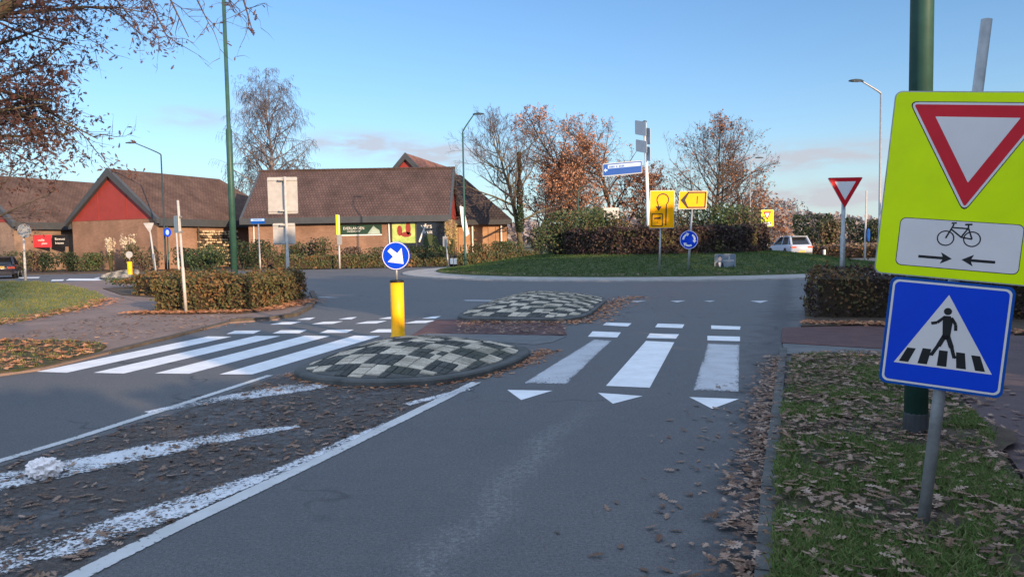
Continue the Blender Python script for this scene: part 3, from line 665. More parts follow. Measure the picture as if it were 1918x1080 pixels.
# ------------------------------------------------------------------ lamps and signs
def lamp_post(name, label, base, height, arm, r0, r1, m, step=None, group='street lamps round the roundabout', twist=0.0):
    """arm: (dx, dy, rise) of the outreach"""
    root = empty(name, base, label, 'street lamp', group)
    b = V(base); top = b+V((0, 0, height)); mb = MB()
    if step:
        mb.tube([b, b+V((0, 0, step-.05)), b+V((0, 0, step)), top], [r0, r0*.93, r1*1.1, r1], 14)
    else: mb.tube([b, b+V((0, 0, 1.2)), b+V((0, 0, 1.25)), top], [r0, r0, r0*.8, r1], 12)
    mb.build('pole', m, root, True)
    mb = MB(); mb.lathe([(r0*1.03, -.02), (r0*1.03, .16), (r0*1.0, .17)], b, 14); mb.build('base_sleeve', 'darkgrey', root)
    if step:
        mb = MB(); mb.box(b+V((0, -r0*1.0, .75)), (r0*.9, .012, .42)); mb.build('service_door', 'dark_pole', root)
    A = V((arm[0], arm[1], 0)); mb = MB(); pts = []
    for k in range(9):
        u = k/8; w_ = u*u/(.30+u)*1.30; pts.append(top+A*w_+V((0, 0, arm[2]*(u*.55+w_*.45))))
    mb.tube(pts, [r1*(1-.3*k/8) for k in range(9)], 8); mb.build('arm', m, root, True)
    d = A.normalized(); s = V((-d.y, d.x, 0)); e = pts[-1]
    prof = [(-.08, .05, .03), (.08, .13, .07), (.35, .15, .08), (.58, .10, .05), (.66, .03, .02)]
    mb = MB(); vs = []
    for u, w, h in prof:
        c = e+d*u; vs += [c+s*w-V((0, 0, .02)), c+s*w*.6+V((0, 0, h)), c-s*w*.6+V((0, 0, h)), c-s*w-V((0, 0, .02))]
    k = len(prof); mb.idx(vs, [(i*4+j, i*4+(j+1) % 4, (i+1)*4+(j+1) % 4, (i+1)*4+j) for i in range(k-1) for j in range(4)]+[(3, 2, 1, 0), tuple(range(4*k-4, 4*k))])
    hd = mb.build('lamp_head', 'dark_pole', root)
    mb = MB(); mb.box(e+d*.3-V((0, 0, .028)), (.34, .2, .014), atan2(d.y, d.x)); mb.build('lens', 'lampglass', hd)
    return root
lamp_post('street_lamp', 'thick dark green lamp post rising behind the crossing sign', G(1715, 812, .08), 8.2, (-1.5, .3, .35), .085, .055, 'green_pole', 5.6)
lamp_post('street_lamp', 'tall green lamp post behind the left orange hedge', PX(437, 23), 10.2, (1.3, -.6, .4), .10, .055, 'green_pole', 5.25)
lamp_post('street_lamp', 'street lamp with long curved arm before the red gable', PX(309, 55), 8.5, (-1.75, -.2, .85), .085, .045, 'dark_pole')
lamp_post('street_lamp', 'slim green street lamp at the left end of the roundabout lawn', PX(871, 48), 8.7, (.75, -.1, 1.1), .085, .05, 'green_pole')
lamp_post('street_lamp', 'grey street lamp close to the right crossing sign, arm to the left', PX(1647, 35), 8.2, (-1.0, -.2, .55), .075, .045, 'galv')
lamp_post('street_lamp', 'thin pole of a far lamp in front of the orange oaks', PX(1084, 66), 6.2, (.5, 0, .3), .06, .04, 'green_pole')
lamp_post('street_lamp', 'thin grey far lamp in front of the bare tree at right', PX(1405, 66), 8.4, (.5, 0, .3), .06, .045, 'galv')

def post_mesh(mb, b, top, r=.03, n=12): mb.tube([b, top], r, n)
def brackets(mb, fc, ys, w=.10):
    for y in ys:
        mb.solid([fc.p(-w/2, y-.02, -.022), fc.p(w/2, y-.02, -.022), fc.p(w/2, y+.02, -.022), fc.p(-w/2, y+.02, -.022)], fc.N*.02)
# --- the big leaning sign at right
def crossing_sign():
    b = V((2.1638, 3.8910, .08)); d = V((.1128, .0067, 1)).normalized(); th = -.4049
    X = V((cos(th), sin(th), 0)); X = (X-d*X.dot(d)).normalized(); N = X.cross(d)
    root = empty('traffic_sign', b, 'large leaning crossing sign, lime green give way board over blue pedestrian panel', 'traffic sign')
    mb = MB(); mb.tube([b-d*.02, b+d*1.12, b+d*1.13, b+d*2.64], [.030, .030, .026, .026], 16); mb.build('post', 'galv', root, True)
    # upper board
    o = b+d*1.7809+X*.0146+N*.05; mb = MB(); fc = Face(mb, o, X, d)
    w, h = .966*.818, .966
    w = .7926
    mb.cm = 0; fc.plate(rrect(w, h, .035), -.006, 0)
    mb.cm = 1; fc.flat(rrect(w-.012, h-.012, .030), .0012)
    T = [(-.321, .425), (.305, .425), (-.016, -.130)]
    def sc(tri, k):
        cx = sum(p[0] for p in tri)/3; cy = sum(p[1] for p in tri)/3
        return [(cx+(p[0]-cx)*k, cy+(p[1]-cy)*k) for p in tri]
    mb.cm = 3; fc.flat(rpoly(sc(T, 1.022), .026), .002)
    mb.cm = 2; fc.flat(rpoly(T, .025), .0028)
    mb.cm = 4; fc.flat(rpoly(sc(T, .935), .008), .0036)
    mb.cm = 2; fc.flat(rpoly(sc(T, .60), .002), .0044)
    # bike plate
    mb.cm = 3; fc.flat(rrect(.556, .252, .028, cx=-.022, cy=-.304), .002)
    mb.cm = 2; fc.flat(rrect(.549, .245, .026, cx=-.022, cy=-.304), .0028)
    mb.cm = 3; z = .0036; lw = .0075
    w1, w2 = (-.082, -.272), (.036, -.268)
    fc.ring(*w1, .037, .006, z); fc.ring(*w2, .037, .006, z)
    bb, hd, st = (-.013, -.262), (-.058, -.215), (.014, -.213)
    fc.strip([w1, hd, (-.052, -.196)], lw, z); fc.strip([(-.063, -.193), (-.040, -.190)], lw, z)
    fc.strip([hd, (.016, -.216)], lw, z); fc.strip([(-.06, -.225), bb, st, (.014, -.196)], lw, z)
    fc.strip([(-.002, -.196), (.030, -.193)], lw*1.2, z); fc.strip([bb, w2, (.016, -.216)], lw, z)
    for x0, x1, y in ((-.196, -.042, -.376), (.150, .002, -.376)):
        s = 1 if x1 > x0 else -1
        fc.strip([(x0, y), (x1-s*.04, y)], .014, z)
        fc.flat([(x1, y), (x1-s*.052, y+.030), (x1-s*.040, y), (x1-s*.052, y-.030)][::s], z)
    mb.build('give_way_board', ['galv', 'yellowgreen', 'white_sheet', 'black', 'red_sheet'], root)
    # blue pedestrian panel
    o = b+d*1.0047-X*.0131+N*.05; mb = MB(); fc = Face(mb, o, X, d); w = .567
    mb.cm = 0; fc.plate(rrect(w, w, .035), -.012, 0)
    mb.cm = 1; fc.flat(rrect(w-.026, w-.026, .030), .0012)
    mb.cm = 0; fc.flat(rrect(w-.048, w-.048, .024), .002)
    mb.cm = 3; fc.flat(rrect(w-.050, w-.050, .023), .0025)
    mb.cm = 2; A = (-.006, .214); B = (-.222, -.168); D = (.226, -.168); fc.flat([A, B, D], .0033)
    mb.cm = 4; z = .004
    for x0, k in ((-.163, .55), (-.083, .25), (0.0, .0), (.083, -.2), (.160, -.5)):
        hh = .082 if abs(x0) < .1 else .076
        t = k*.085; fc.flat([(x0-.022-t*.3, -.158), (x0+.022-t*.3, -.158), (x0+.020+t*.35, -.158+hh), (x0-.020+t*.35, -.158+hh)], z)
    z = .0046
    fc.disc(-.002, .128, .0185, z); fc.flat([(-.018, .104), (.012, .106), (.026, .085), (.022, .0), (.008, -.02), (-.012, -.012), (-.016, .03), (-.02, .07)], z)
    fc.strip([(-.013, .098), (-.044, .066), (-.071, .058)], .015, z); fc.strip([(.017, .097), (.040, .064), (.043, .033)], .015, z)
    fc.strip([(-.002, .005), (-.026, -.055)], .023, z); fc.strip([(-.026, -.050), (-.054, -.107)], .017, z); fc.strip([(-.052, -.104), (-.068, -.106)], .010, z)
    fc.strip([(.010, .003), (.034, -.056)], .023, z); fc.strip([(.033, -.050), (.052, -.108)], .017, z); fc.strip([(.050, -.107), (.068, -.098)], .010, z)
    mb.build('pedestrian_panel', ['navy_sheet', 'white_sheet', 'white_sheet', 'blue_sheet', 'black'], root)
    for y in (.80, 1.2, 1.42, 2.15):
        mb = MB(); f2 = Face(mb, b, X, d); mb.tube([b+d*(y-.02), b+d*(y+.02)], .036, 14); mb.solid([f2.p(-.12, y-.014, .028), f2.p(.12, y-.014, .028), f2.p(.12, y+.014, .028), f2.p(-.12, y+.014, .028)], f2.N*.008)
        mb.build('clamp', 'galv', root)
crossing_sign()
# --- yield sign behind the right hedge
def yield_sign(base, hc, side, label, lean=0.0):
    root = empty('traffic_sign', base, label, 'traffic sign'); b = V(base); d = V((lean, 0, 1)).normalized()
    mb = MB(); mb.tube([b, b+d*1.6, b+d*1.61, b+d*(hc+.1)], [.052, .052, .042, .042], 12); mb.build('post', 'galv', root, True)
    mb = MB(); fc = Face(mb, b+d*hc+V((0, -.06, 0)), XW, d); k = side/2; hh = side*.866
    T = [(-k, hh/3), (k, hh/3), (0, -2*hh/3)]
    def sc(s): return [(x*s, y*s) for x, y in T]
    mb.cm = 0; fc.plate(rpoly(T, .02), -.012, 0); mb.cm = 1; fc.flat(rpoly(sc(.97), .018), .002); mb.cm = 2; fc.flat(rpoly(sc(.60), .005), .004)
    mb.build('sign_plate', ['galv', 'red_sheet', 'white_sign'], root)
yb = PX(1577, 16.2); yb.z = .05
yield_sign(tuple(yb), 2.62, .76, 'red and white give way triangle on a post standing in the right hedge', .012)

def sign_pole(base, px_top, label, r=.03, m='galv_lit', name='traffic_sign', cat='traffic sign', group=None):
    b = V(base); top = AT(px_top[0], px_top[1], b.y)
    root = empty(name, tuple(b), label, cat, group); mb = MB(); mb.tube([b, b+(top-b)*.4, b+(top-b)*.402, top], [r*1.15, r*1.15, r*.9, r*.9], 10); mb.build('post', m, root, True)
    return root, (top-b).normalized(), b, top
def S(px, y): return px*y/F
# white pole by the orange hedge with edge-on plate
yy = 18.3; root, d, b, top = sign_pole(PX(343, yy, .05), (333, 375), 'slim pale post with a narrow edge on plate before the orange hedge', .033)
c = AT(330, 420, yy+.02); mb = MB(); fc = Face(mb, c, yaw(radians(-52)), ZW)
fc.plate(rrect(.42, .42, .03), -.01, 0); mb.build('sign_plate', 'alu', root)
for q in ((336, 406), (338, 434)):
    mb = MB(); mb.box(AT(*q, yy), (.09, .10, .04)); mb.build('clamp', 'galv', root)
yy = 42; root, d, b, top = sign_pole(PX(333, yy, .05), (330, 430), 'thin pale marker pole behind the edge on sign post', .05, name='marker_pole', cat='pole')
mb = MB(); mb.lathe([(.06, 0), (.06, .05), (.02, .09)], top, 10); mb.build('cap', 'white', root)
# two big panel backs
yy = 23.5; root, d, b, top = sign_pole(PX(537.5, yy, .05), (533.5, 331), 'post carrying two beige sign backs, a large one above a small one', .045)
for nm, (x0, y0, x1, y1) in (('large_panel', (502, 332, 557, 400)), ('small_panel', (512, 418, 553, 458))):
    c = AT((x0+x1)/2, (y0+y1)/2, yy+.12); mb = MB(); fc = Face(mb, c, yaw(radians(3)), (d+ZW*.2).normalized())
    w, h = S(x1-x0, yy), S(y1-y0, yy); fc.plate(rrect(w, h, .03), -.012, 0)
    for s in (-.42, .42): fc.plate([(-.5*w, s*h-.02), (.5*w, s*h-.02), (.5*w, s*h+.02), (-.5*w, s*h+.02)], 0.001, .03)
    mb.build(nm, 'alu', root)
    for s in (-.42, .42):
        mb = MB(); mb.box(c+ZW*(s*h)-V((0, .09, 0)), (.14, .14, .05)); mb.build('clamp', 'galv_lit', root)
# street name sign
yy = 40; root, d, b, top = sign_pole(PX(486, yy, .05), (483.5, 409), 'low blue street name plate on a thin post between the hedges', .04, 'galv', 'street_name_sign', 'street sign')
mb = MB(); fc = Face(mb, AT(482.5, 414, yy-.06), XW, ZW); w, h = S(26, yy), S(10, yy)
mb.cm = 0; fc.plate(rrect(w, h, .03), -.02, 0); mb.cm = 1; fc.flat(rrect(w*.97, h*.42, .02, cy=h*.22), .002)
mb.cm = 0
for k in range(9): fc.flat([(-.3*w+k*.07*w, .12*h), (-.3*w+k*.07*w+.04*w, .12*h), (-.3*w+k*.07*w+.04*w, .3*h), (-.3*w+k*.07*w, .3*h)], .004)
mb.build('name_plate', ['navy_sheet', 'paleblue'], root)
# post with lime board edge-on
yy = 53; root, d, b, top = sign_pole(PX(635, yy, .05), (633.5, 402), 'thin post with a lime green board seen edge on before the long brick wall', .055)
mb = MB(); fc = Face(mb, AT(633, 421, yy-.1), yaw(radians(83)), ZW); w, h = .8, S(38, yy)
mb.cm = 0; fc.plate(rrect(w, h, .04), -.012, 0); mb.cm = 1; fc.flat(rrect(w*.97, h*.97, .04), .002); fc.flat(rrect(w*.97, h*.97, .04), -.014); mb.build('sign_board', ['galv', 'yellowgreen'], root)
mb = MB(); fc = Face(mb, AT(636, 449, yy-.1), yaw(radians(60)), ZW); fc.plate(rrect(.5, .7, .05), -.012, 0); mb.build('lower_plate', 'galv', root)
# far left round back
yy = 40.8; root, d, b, top = sign_pole(PX(44, yy, .05), (43, 419), 'pale post with a round dark sign back standing on the sunlit lawn tip', .055)
mb = MB(); fc = Face(mb, AT(46, 432, yy-.07), yaw(radians(66)), ZW); fc.plate(circ(.38, 20), -.02, 0); mb.build('sign_plate', 'galv', root)
# inverted triangle back, leaning
yy = 47; root, d, b, top = sign_pole(PX(289.5, yy, .05), (279, 417), 'leaning post with grey back of a give way triangle before the red gable', .06)
mb = MB(); fc = Face(mb, AT(279, 424, yy-.09), XW, d); k = .34
fc.plate(rpoly([(-k, .22), (k, .22), (0, -.42)], .03), -.015, 0); mb.build('sign_plate', 'alu', root)
# small round blue sign by the lamp
yy = 54.5; root, d, b, top = sign_pole(PX(314, yy, .05), (313, 424), 'small round blue sign low beside the curved lamp', .05, 'green_pole')
mb = MB(); fc = Face(mb, AT(313.5, 435, yy-.1), XW, ZW); mb.cm = 0; fc.plate(circ(.27, 20, 1.2), -.02, 0); mb.cm = 1; fc.disc(0, 0, .13, .003, 14, 1.5); mb.build('sign_plate', ['blue_sheet', 'paleblue'], root)
# far yellow bollard with white disc
def bollard(base, label, hp, rp, hs, rs, arrow=True):
    root = empty('traffic_bollard', base, label, 'traffic bollard'); b = V(base); mb = MB()
    mb.lathe([(rp*1.12, -.02), (rp*1.12, .03), (rp, .05), (rp*.985, hp*.35), (rp, hp*.36), (rp, hp*.97)], b, 28); mb.build('column', 'yellow', root, True)
    mb = MB(); mb.lathe([(rp*1.04, hp*.965), (rp*1.04, hp), (rp*.8, hp+.012)], b, 28); mb.build('cap', 'black', root)
    mb = MB(); mb.tube([b+ZW*hp, b+ZW*(hs-rs*.6)], rp*.18, 10); mb.build('neck', 'galv', root, True)
    mb = MB(); fc = Face(mb, b+V((0, -.03, hs)), yaw(radians(-4)), ZW)
    mb.cm = 0; fc.plate(circ(rs, 40), -.05, 0); mb.cm = 1
    if arrow:
        fc.ring(0, 0, rs*.955, rs*.045, .0025, n=40)
        k = rs/25.5                                     # arrow pointing down right
        fc.flat([(x*k, y*k) for x, y in [(-9.5, 14), (-15, 8.5), (-5, -1.5), (-15, -11), (14, -15), (11, 14), (3, 4.5)]], .0025)
    else: fc.disc(0, 0, rs*.8, .0025)
    mb.build('sign_disc', ['blue_sheet', 'white_sign'] if arrow else ['alu', 'alu'], root)
    return root
bb = G(746, 632, .2)
bollard(tuple(bb), 'yellow bollard column under a round blue keep right arrow on the near refuge', 108*bb.y/F, 12.6*bb.y/F, 154*bb.y/F, 26.2*bb.y/F)
bb = PX(241, 44, .12); bollard(tuple(bb), 'small far yellow bollard with pale disc on the left arm', .85, .13, 1.22, .20, False)

# diversion sign, arrow sign
yy = 32.6; root, d, b, top = sign_pole(PX(1234.5, yy, .2), (1239, 350), 'amber diversion board with looping arrow on the roundabout lawn', .035, 'galv')
c = AT(1240, 392, yy-.07); mb = MB(); fc = Face(mb, c, yaw(radians(5)), d); w, h = S(47, yy), S(70, yy)
mb.cm = 0; fc.plate(rrect(w, h, .04), -.02, 0); mb.cm = 1; fc.flat(rrect(w*.97, h*.975, .03), .002); mb.cm = 2; z = .005
fc.ring(.02*w, .25*h, .235*w, .048*w, z, radians(-50), radians(205), 24)
fc.strip([(.17*w, .13*h), (.165*w, -.43*h)], .048*w, z); fc.strip([(-.19*w, .19*h), (-.14*w, .06*h)], .048*w, z)
fc.flat([(-.27*w, .08*h), (-.01*w, .08*h), (-.14*w, -.04*h)], z)
for a, bq in (((-.4, -.12), (.03, -.12)), ((.03, -.12), (.03, -.44)), ((.03, -.44), (-.4, -.44)), ((-.4, -.44), (-.4, -.12))): fc.strip([(a[0]*w, a[1]*h), (bq[0]*w, bq[1]*h)], .035*w, z)
fc.flat([(-.31*w, -.26*h), (-.05*w, -.25*h), (-.05*w, -.20*h), (-.31*w, -.22*h)], z); fc.text('A', -.18*w, -.345*h, .06*h, z)
mb.build('sign_board', ['alu', 'orange_sheet', 'black'], root)
yy = 32.9; root, d, b, top = sign_pole(PX(1288.5, yy, .2), (1299, 352), 'amber arrow board above a round blue roundabout sign on one post', .045, 'galv')
mb = MB(); fc = Face(mb, AT(1298, 374.5, yy-.07), yaw(radians(4)), d); w, h = S(53, yy), S(33, yy)
mb.cm = 0; fc.plate(rrect(w, h, .04), -.02, 0); mb.cm = 1; fc.flat(rrect(w*.975, h*.96, .03), .002); mb.cm = 2; z = .005
fc.strip([(-.20*w, .42*h), (.44*w, .42*h)], .05*w, z); fc.strip([(.44*w, .44*h), (.44*w, -.44*h)], .05*w, z); fc.strip([(.44*w, -.42*h), (-.20*w, -.42*h)], .05*w, z)
fc.flat([(-.45*w, 0), (-.20*w, -.45*h), (-.14*w, -.45*h), (-.28*w, 0), (-.14*w, .45*h), (-.20*w, .45*h)], z); mb.cm = 2; fc.text('1', .15*w, 0, .42*h, z)
mb.build('arrow_board', ['alu', 'orange_sheet', 'black'], root)
mb = MB(); fc = Face(mb, AT(1290.5, 449, yy-.08), yaw(radians(2)), ZW); rs = S(17.5, yy)
mb.cm = 0; fc.plate(circ(rs, 36), -.02, 0); mb.cm = 1; fc.ring(0, 0, rs*.95, rs*.05, .003); z = .004
for k in range(3):
    a = radians(90+25+120*k); fc.ring(0, 0, rs*.62, rs*.20, z, a, a+radians(62), 10)
    t = a-radians(2); fc.flat([(rs*.40*cos(t), rs*.40*sin(t)), (rs*.84*cos(t), rs*.84*sin(t)), (rs*.66*cos(t-.45), rs*.66*sin(t-.45))][::-1], z)
mb.build('roundabout_disc', ['blue_sheet', 'white_sign'], root)
# election poster board
yy = 33.6; b = PX(1358, yy, .2); root = empty('poster_board', tuple(b), 'small grey blue poster board with a portrait in a suit on the lawn', 'poster board')
w, h = S(40, yy), S(27, yy); mb = MB(); fc = Face(mb, b+V((0, -.03, .12+h/2)), yaw(radians(3)), ZW); mb.cm = 0
fc.plate(rrect(w, h, .07), -.02, 0); mb.cm = 1; fc.flat(rrect(w*.97, h*.96, .06), .002)
mb.cm = 2; fc.flat([(-.49*w, -.47*h), (-.05*w, -.47*h), (-.10*w, -.12*h), (-.2*w, -.02*h), (-.34*w, -.02*h), (-.46*w, -.14*h)][::-1], .004)
mb.cm = 3; fc.flat([(-.32*w, -.06*h), (-.19*w, -.06*h), (-.22*w, -.45*h), (-.29*w, -.45*h)][::-1], .005)
mb.cm = 4; fc.disc(-.25*w, .18*h, .085*w, .006, 20, 1.25); mb.cm = 2; fc.ring(-.25*w, .24*h, .075*w, .03*w, .007, 0, pi, 12)
mb.cm = 3; fc.text('2', .18*w, .24*h, .18*h, .004)
for k in range(9): fc.flat([(-.08*w+k*.055*w, .02*h), (-.045*w+k*.055*w, .02*h), (-.045*w+k*.055*w, .07*h), (-.08*w+k*.055*w, .07*h)], .004)
mats = ['galv', 'posterblue', 'suit', 'white', 'skinprint']
M['posterblue'] = mat('poster_print', (.17, .22, .28), .5, .1, 3); M['suit'] = mat('suit_print', (.012, .02, .05), .5, .1, 3); M['skinprint'] = mat('face_print', (.45, .38, .36), .5, .1, 3)
mb.build('poster', mats, root)
for s in (-.38, .38):
    mb = MB(); mb.box(b+V((s*w, 0, .10)), (.045, .04, .34)); mb.build('leg', 'darkgrey', root)
# direction signpost
yy = 39.5; root, d, b, top = sign_pole(PX(1217, yy, .9), (1207.5, 229), 'tall white signpost with blue arrow plate and grey plates above the island hedge', .095, 'white', 'direction_sign', 'direction sign')
mb = MB(); mb.lathe([(.11, 0), (.11, .06), (.04, .09)], top, 12); mb.build('cap', 'darkgrey', root)
def arrowplate(cx, cy, w, h, a, mats, draw, nm, tilt=0.0):
    mb = MB(); X = (yaw(a)+ZW*tilt).normalized(); fc = Face(mb, AT(cx, cy, yy-.14), X, ZW); mb.cm = 0; fc.plate(rrect(w, h, .06), -.03, 0)
    if draw:
        mb.cm = 1; fc.flat(rrect(w*.97, h*.86, .04), .002); mb.cm = 2; fc.flat([(-.37*w, .08*h), (.46*w, .08*h), (.46*w, .36*h), (-.37*w, .36*h)], .004)
        mb.cm = 3
        for k in range(11):
            if k in (4, 6): continue
            fc.flat([(-.33*w+k*.035*w, .12*h), (-.33*w+k*.035*w+.022*w, .12*h), (-.33*w+k*.035*w+.022*w, .27*h), (-.33*w+k*.035*w, .27*h)], .006)
        mb.cm = 2; fc.flat([(-.47*w, -.02*h), (-.42*w, .16*h), (-.42*w, .04*h), (-.38*w, .04*h), (-.38*w, -.08*h), (-.42*w, -.08*h), (-.42*w, -.2*h)][::-1], .005)
    mb.build(nm, mats, root)
arrowplate(1166, 315.5, S(76, yy), S(24, yy), radians(8), ['paleblue_grey', 'navy_sheet', 'paleblue', 'navy_sheet'], True, 'arrow_plate', .085)
arrowplate(1199.5, 240, S(26, yy), S(26, yy), radians(-48), ['paleblue_grey'], False, 'grey_plate', -.25)
arrowplate(1201, 274, S(26, yy), S(22, yy), radians(-48), ['paleblue_grey'], False, 'grey_plate', -.25)
arrowplate(1213, 255, S(14, yy), S(30, yy), radians(-60), ['paleblue_grey'], False, 'grey_plate', -.2)
arrowplate(1213, 288, S(14, yy), S(26, yy), radians(-60), ['paleblue_grey'], False, 'grey_plate', -.2)
# far lime yield board
yy = 66; root, d, b, top = sign_pole(PX(1437, yy, .05), (1437, 392), 'far lime green give way board glowing beyond the island hedge', .05, 'galv')
mb = MB(); fc = Face(mb, AT(1437, 408.5, yy-.1), yaw(radians(4)), ZW); w, h = S(24, yy), S(31, yy)
mb.cm = 0; fc.plate(rrect(w, h, .05), -.02, 0); mb.cm = 1; fc.flat(rrect(w*.98, h*.98, .05), .003)
mb.cm = 3; fc.flat([(-.34*w, .40*h), (0, -.14*h), (.34*w, .40*h)], .006); mb.cm = 2; fc.flat([(-.18*w, .30*h), (0, .02*h), (.18*w, .30*h)], .009); fc.flat(rrect(.68*w, .2*h, .04, cy=-.34*h), .006)
mb.build('give_way_board', ['galv', 'yellowgreen', 'white_sign', 'red_sheet'], root)
# grey back seen over the island planting
yy = 62; root, d, b, top = sign_pole(PX(1144, yy, .05), (1144, 383), 'greyish sign back half hidden by island shrubs under the orange oaks', .05, 'galv_lit')
mb = MB(); fc = Face(mb, AT(1144, 399, yy-.1), XW, ZW); fc.plate(rrect(S(30, yy), S(20, yy), .05), -.02, 0); mb.build('sign_plate', 'alu', root)
# right far post with disc back
yy = 47; root, d, b, top = sign_pole(PX(1620, yy, .05), (1623, 357), 'thin far post with a blue disc seen askew beside the lime board', .055, 'galv_lit')
mb = MB(); fc = Face(mb, AT(1627, 440, yy-.1), yaw(radians(52)), ZW); fc.plate(circ(.42, 20), -.02, 0); mb.build('sign_disc', 'navy_sheet', root)
# post by the banner, banner, small reflector posts
yy = 52; root, d, b, top = sign_pole(PX(839, yy, .05), (834, 440), 'short grey post with a narrow plate by the banner', .05, 'galv')
mb = MB(); fc = Face(mb, AT(833.5, 452, yy-.1), yaw(radians(60)), ZW); fc.plate(rrect(.5, .7, .05), -.012, 0); mb.build('sign_plate', 'galv', root)
yy = 56; b = PX(877, yy, .05); root = empty('banner_flag', tuple(b), 'tall narrow pale banner leaning by the red gable corner', 'banner')
mb = MB(); mb.tube([b, AT(863, 384, yy)], .03, 8); mb.build('pole', 'galv_lit', root)
mb = MB(); q = [AT(861, 386, yy-.05), AT(869, 388, yy+.05), AT(873, 410, yy-.03), AT(879, 438, yy+.05), AT(871, 444, yy-.05), AT(865, 420, yy-.1)]
mb.solid(q, (0, .02, 0)); mb.build('cloth', 'white', root)
def reflector(px, yy, label, g):
    b = PX(px, yy, .06); root = empty('reflector_post', tuple(b), label, 'reflector post', g)
    mb = MB(); mb.lathe([(.10, 0), (.10, .75), (.085, .82), (.05, .85)], b, 12); mb.build('post', 'black', root, True)
    mb = MB(); mb.lathe([(.107, .22), (.107, .62)], b, 12); mb.build('reflector_band', 'white', root)
reflector(845, 51, 'left of two black and white stub posts near the banner', 'black and white stub posts')
reflector(852, 50.3, 'right of two black and white stub posts near the banner', 'black and white stub posts')
reflector(1544, 60, 'black stub post with white band beyond the pale car', 'black and white stub posts')

# ------------------------------------------------------------------ shop buildings
def tri_uv(pts, o, U, W_): return [((V(p)-o).dot(U), (V(p)-o).dot(W_)) for p in pts]
def slope(mb, pts, eave_dir):
    P = [V(p) for p in pts]; U = V(eave_dir).normalized(); nrm = (P[1]-P[0]).cross(P[2]-P[0]).normalized(); W_ = nrm.cross(U).normalized()
    mb.face(P, tri_uv(P, P[0], U, W_))
def wallq(mb, a, b, z0, z1):
    a, b = V(a), V(b); L = (b-a).length
    mb.face([(a.x, a.y, z0), (b.x, b.y, z0), (b.x, b.y, z1), (a.x, a.y, z1)], [(0, z0), (L, z0), (L, z1), (0, z1)])
def gable_wing(root, A, dr, half, L, ze, zr, mats, wall_m, over=.45, hip=0.0, gable_m='redpanel', fas=.55):
    """gable-fronted wing: A front centre (xy), dr direction to the back"""
    A = V((A[0], A[1], 0)); D = V((dr[0], dr[1], 0)).normalized(); R = V((D.y, -D.x, 0))
    def pt(r, d, z): p = A+R*r+D*d; return V((p.x, p.y, z))
    w = MB(); hw = half-over
    for a, b in ((pt(-hw, .35, 0), pt(hw, .35, 0)), (pt(hw, .35, 0), pt(hw, L, 0)), (pt(hw, L, 0), pt(-hw, L, 0)), (pt(-hw, L, 0), pt(-hw, .35, 0))): wallq(w, a, b, 0, ze+.1)
    w.build('wall', wall_m, root)
    r = MB()
    slope(r, [pt(half, 0, ze), pt(half, L+hip, ze), pt(0, L, zr), pt(0, 0, zr)], D)
    slope(r, [pt(-half, L+hip, ze), pt(-half, 0, ze), pt(0, 0, zr), pt(0, L, zr)], -D)
    if hip: slope(r, [pt(half, L+hip, ze), pt(-half, L+hip, ze), pt(0, L, zr)], -R)
    r.build('roof', mats, root)
    g = MB(); k = (zr-ze)/half
    g.face([pt(-half+.5, .32, ze+.05), pt(half-.5, .32, ze+.05), pt(0, .32, zr-.55)]); 
    for x in (-1.6, 1.6): g.solid([pt(x-.03, .32, ze+.05), pt(x+.03, .32, ze+.05), pt(x+.03, .32, zr-.6-abs(x)*k), pt(x-.03, .32, zr-.6-abs(x)*k)], -D*.03)
    g.build('gable', gable_m, root)
    f = MB()
    for s in (-1, 1):
        f.solid([pt(s*half, -.02, ze-.35), pt(s*half, -.02, ze+.02), pt(0, -.02, zr+.04), pt(0, -.02, zr-.62)], D*.30)
        f.solid([pt(s*half, .3, ze-fas), pt(s*half, L, ze-fas), pt(s*half, L, ze+.03), pt(s*half, .3, ze+.03)], R*(-s*.18))
        f.solid([pt(s*(half-.18), .3, ze-fas), pt(s*(half-.18), L, ze-fas), pt(s*(hw-.02), L, ze-fas), pt(s*(hw-.02), .3, ze-fas)], ZW*.06)
    f.build('fascia', 'fascia', root)
    return pt
DR = (.39, .92)
root = empty('shop_building', (-32.1, 60, 0), 'left brown tiled shop with red gables and red and black wall posters', 'shop building')
p2 = gable_wing(root, (-32.1, 60), DR, 5.2, 12, 4.0, 8.15, 'roofold', 'brick', hip=4)
p1 = gable_wing(root, (-44.6, 62), DR, 5.2, 12.5, 4.0, 8.15, 'roofold', 'brick_grey', hip=4)
def poster(px0, py0, px1, py1, y, m, texts, nm, X=XW, tm='white', size=.25, off=0):
    mb = MB(); c = AT((px0+px1)/2, (py0+py1)/2, y); w, h = S(px1-px0, y), S(py1-py0, y)
    fc = Face(mb, c, X, ZW); mb.cm = 0; fc.plate(rrect(w, h, .04), -.05, 0); mb.cm = 1
    for t, x, yy_, s, wm_ in texts: fc.text(t, x*w, yy_*h, s*h, .006, wm_*w)
    return mb.build(nm, [m, tm], root), fc, w, h
# posters on the long side wall of the left wing
Dv = V((DR[0], DR[1], 0)).normalized()
poster(62, 440, 96, 463, 61.9, 'redsign', [('volle', -.06, .10, .2, .5), ('plein', .12, -.2, .22, .5)], 'red_poster')
poster(98, 440, 127, 462, 62.6, 'black', [('Bewust', 0, .17, .2, .8), ('kiezen', -.04, -.17, .2, .6)], 'black_poster')
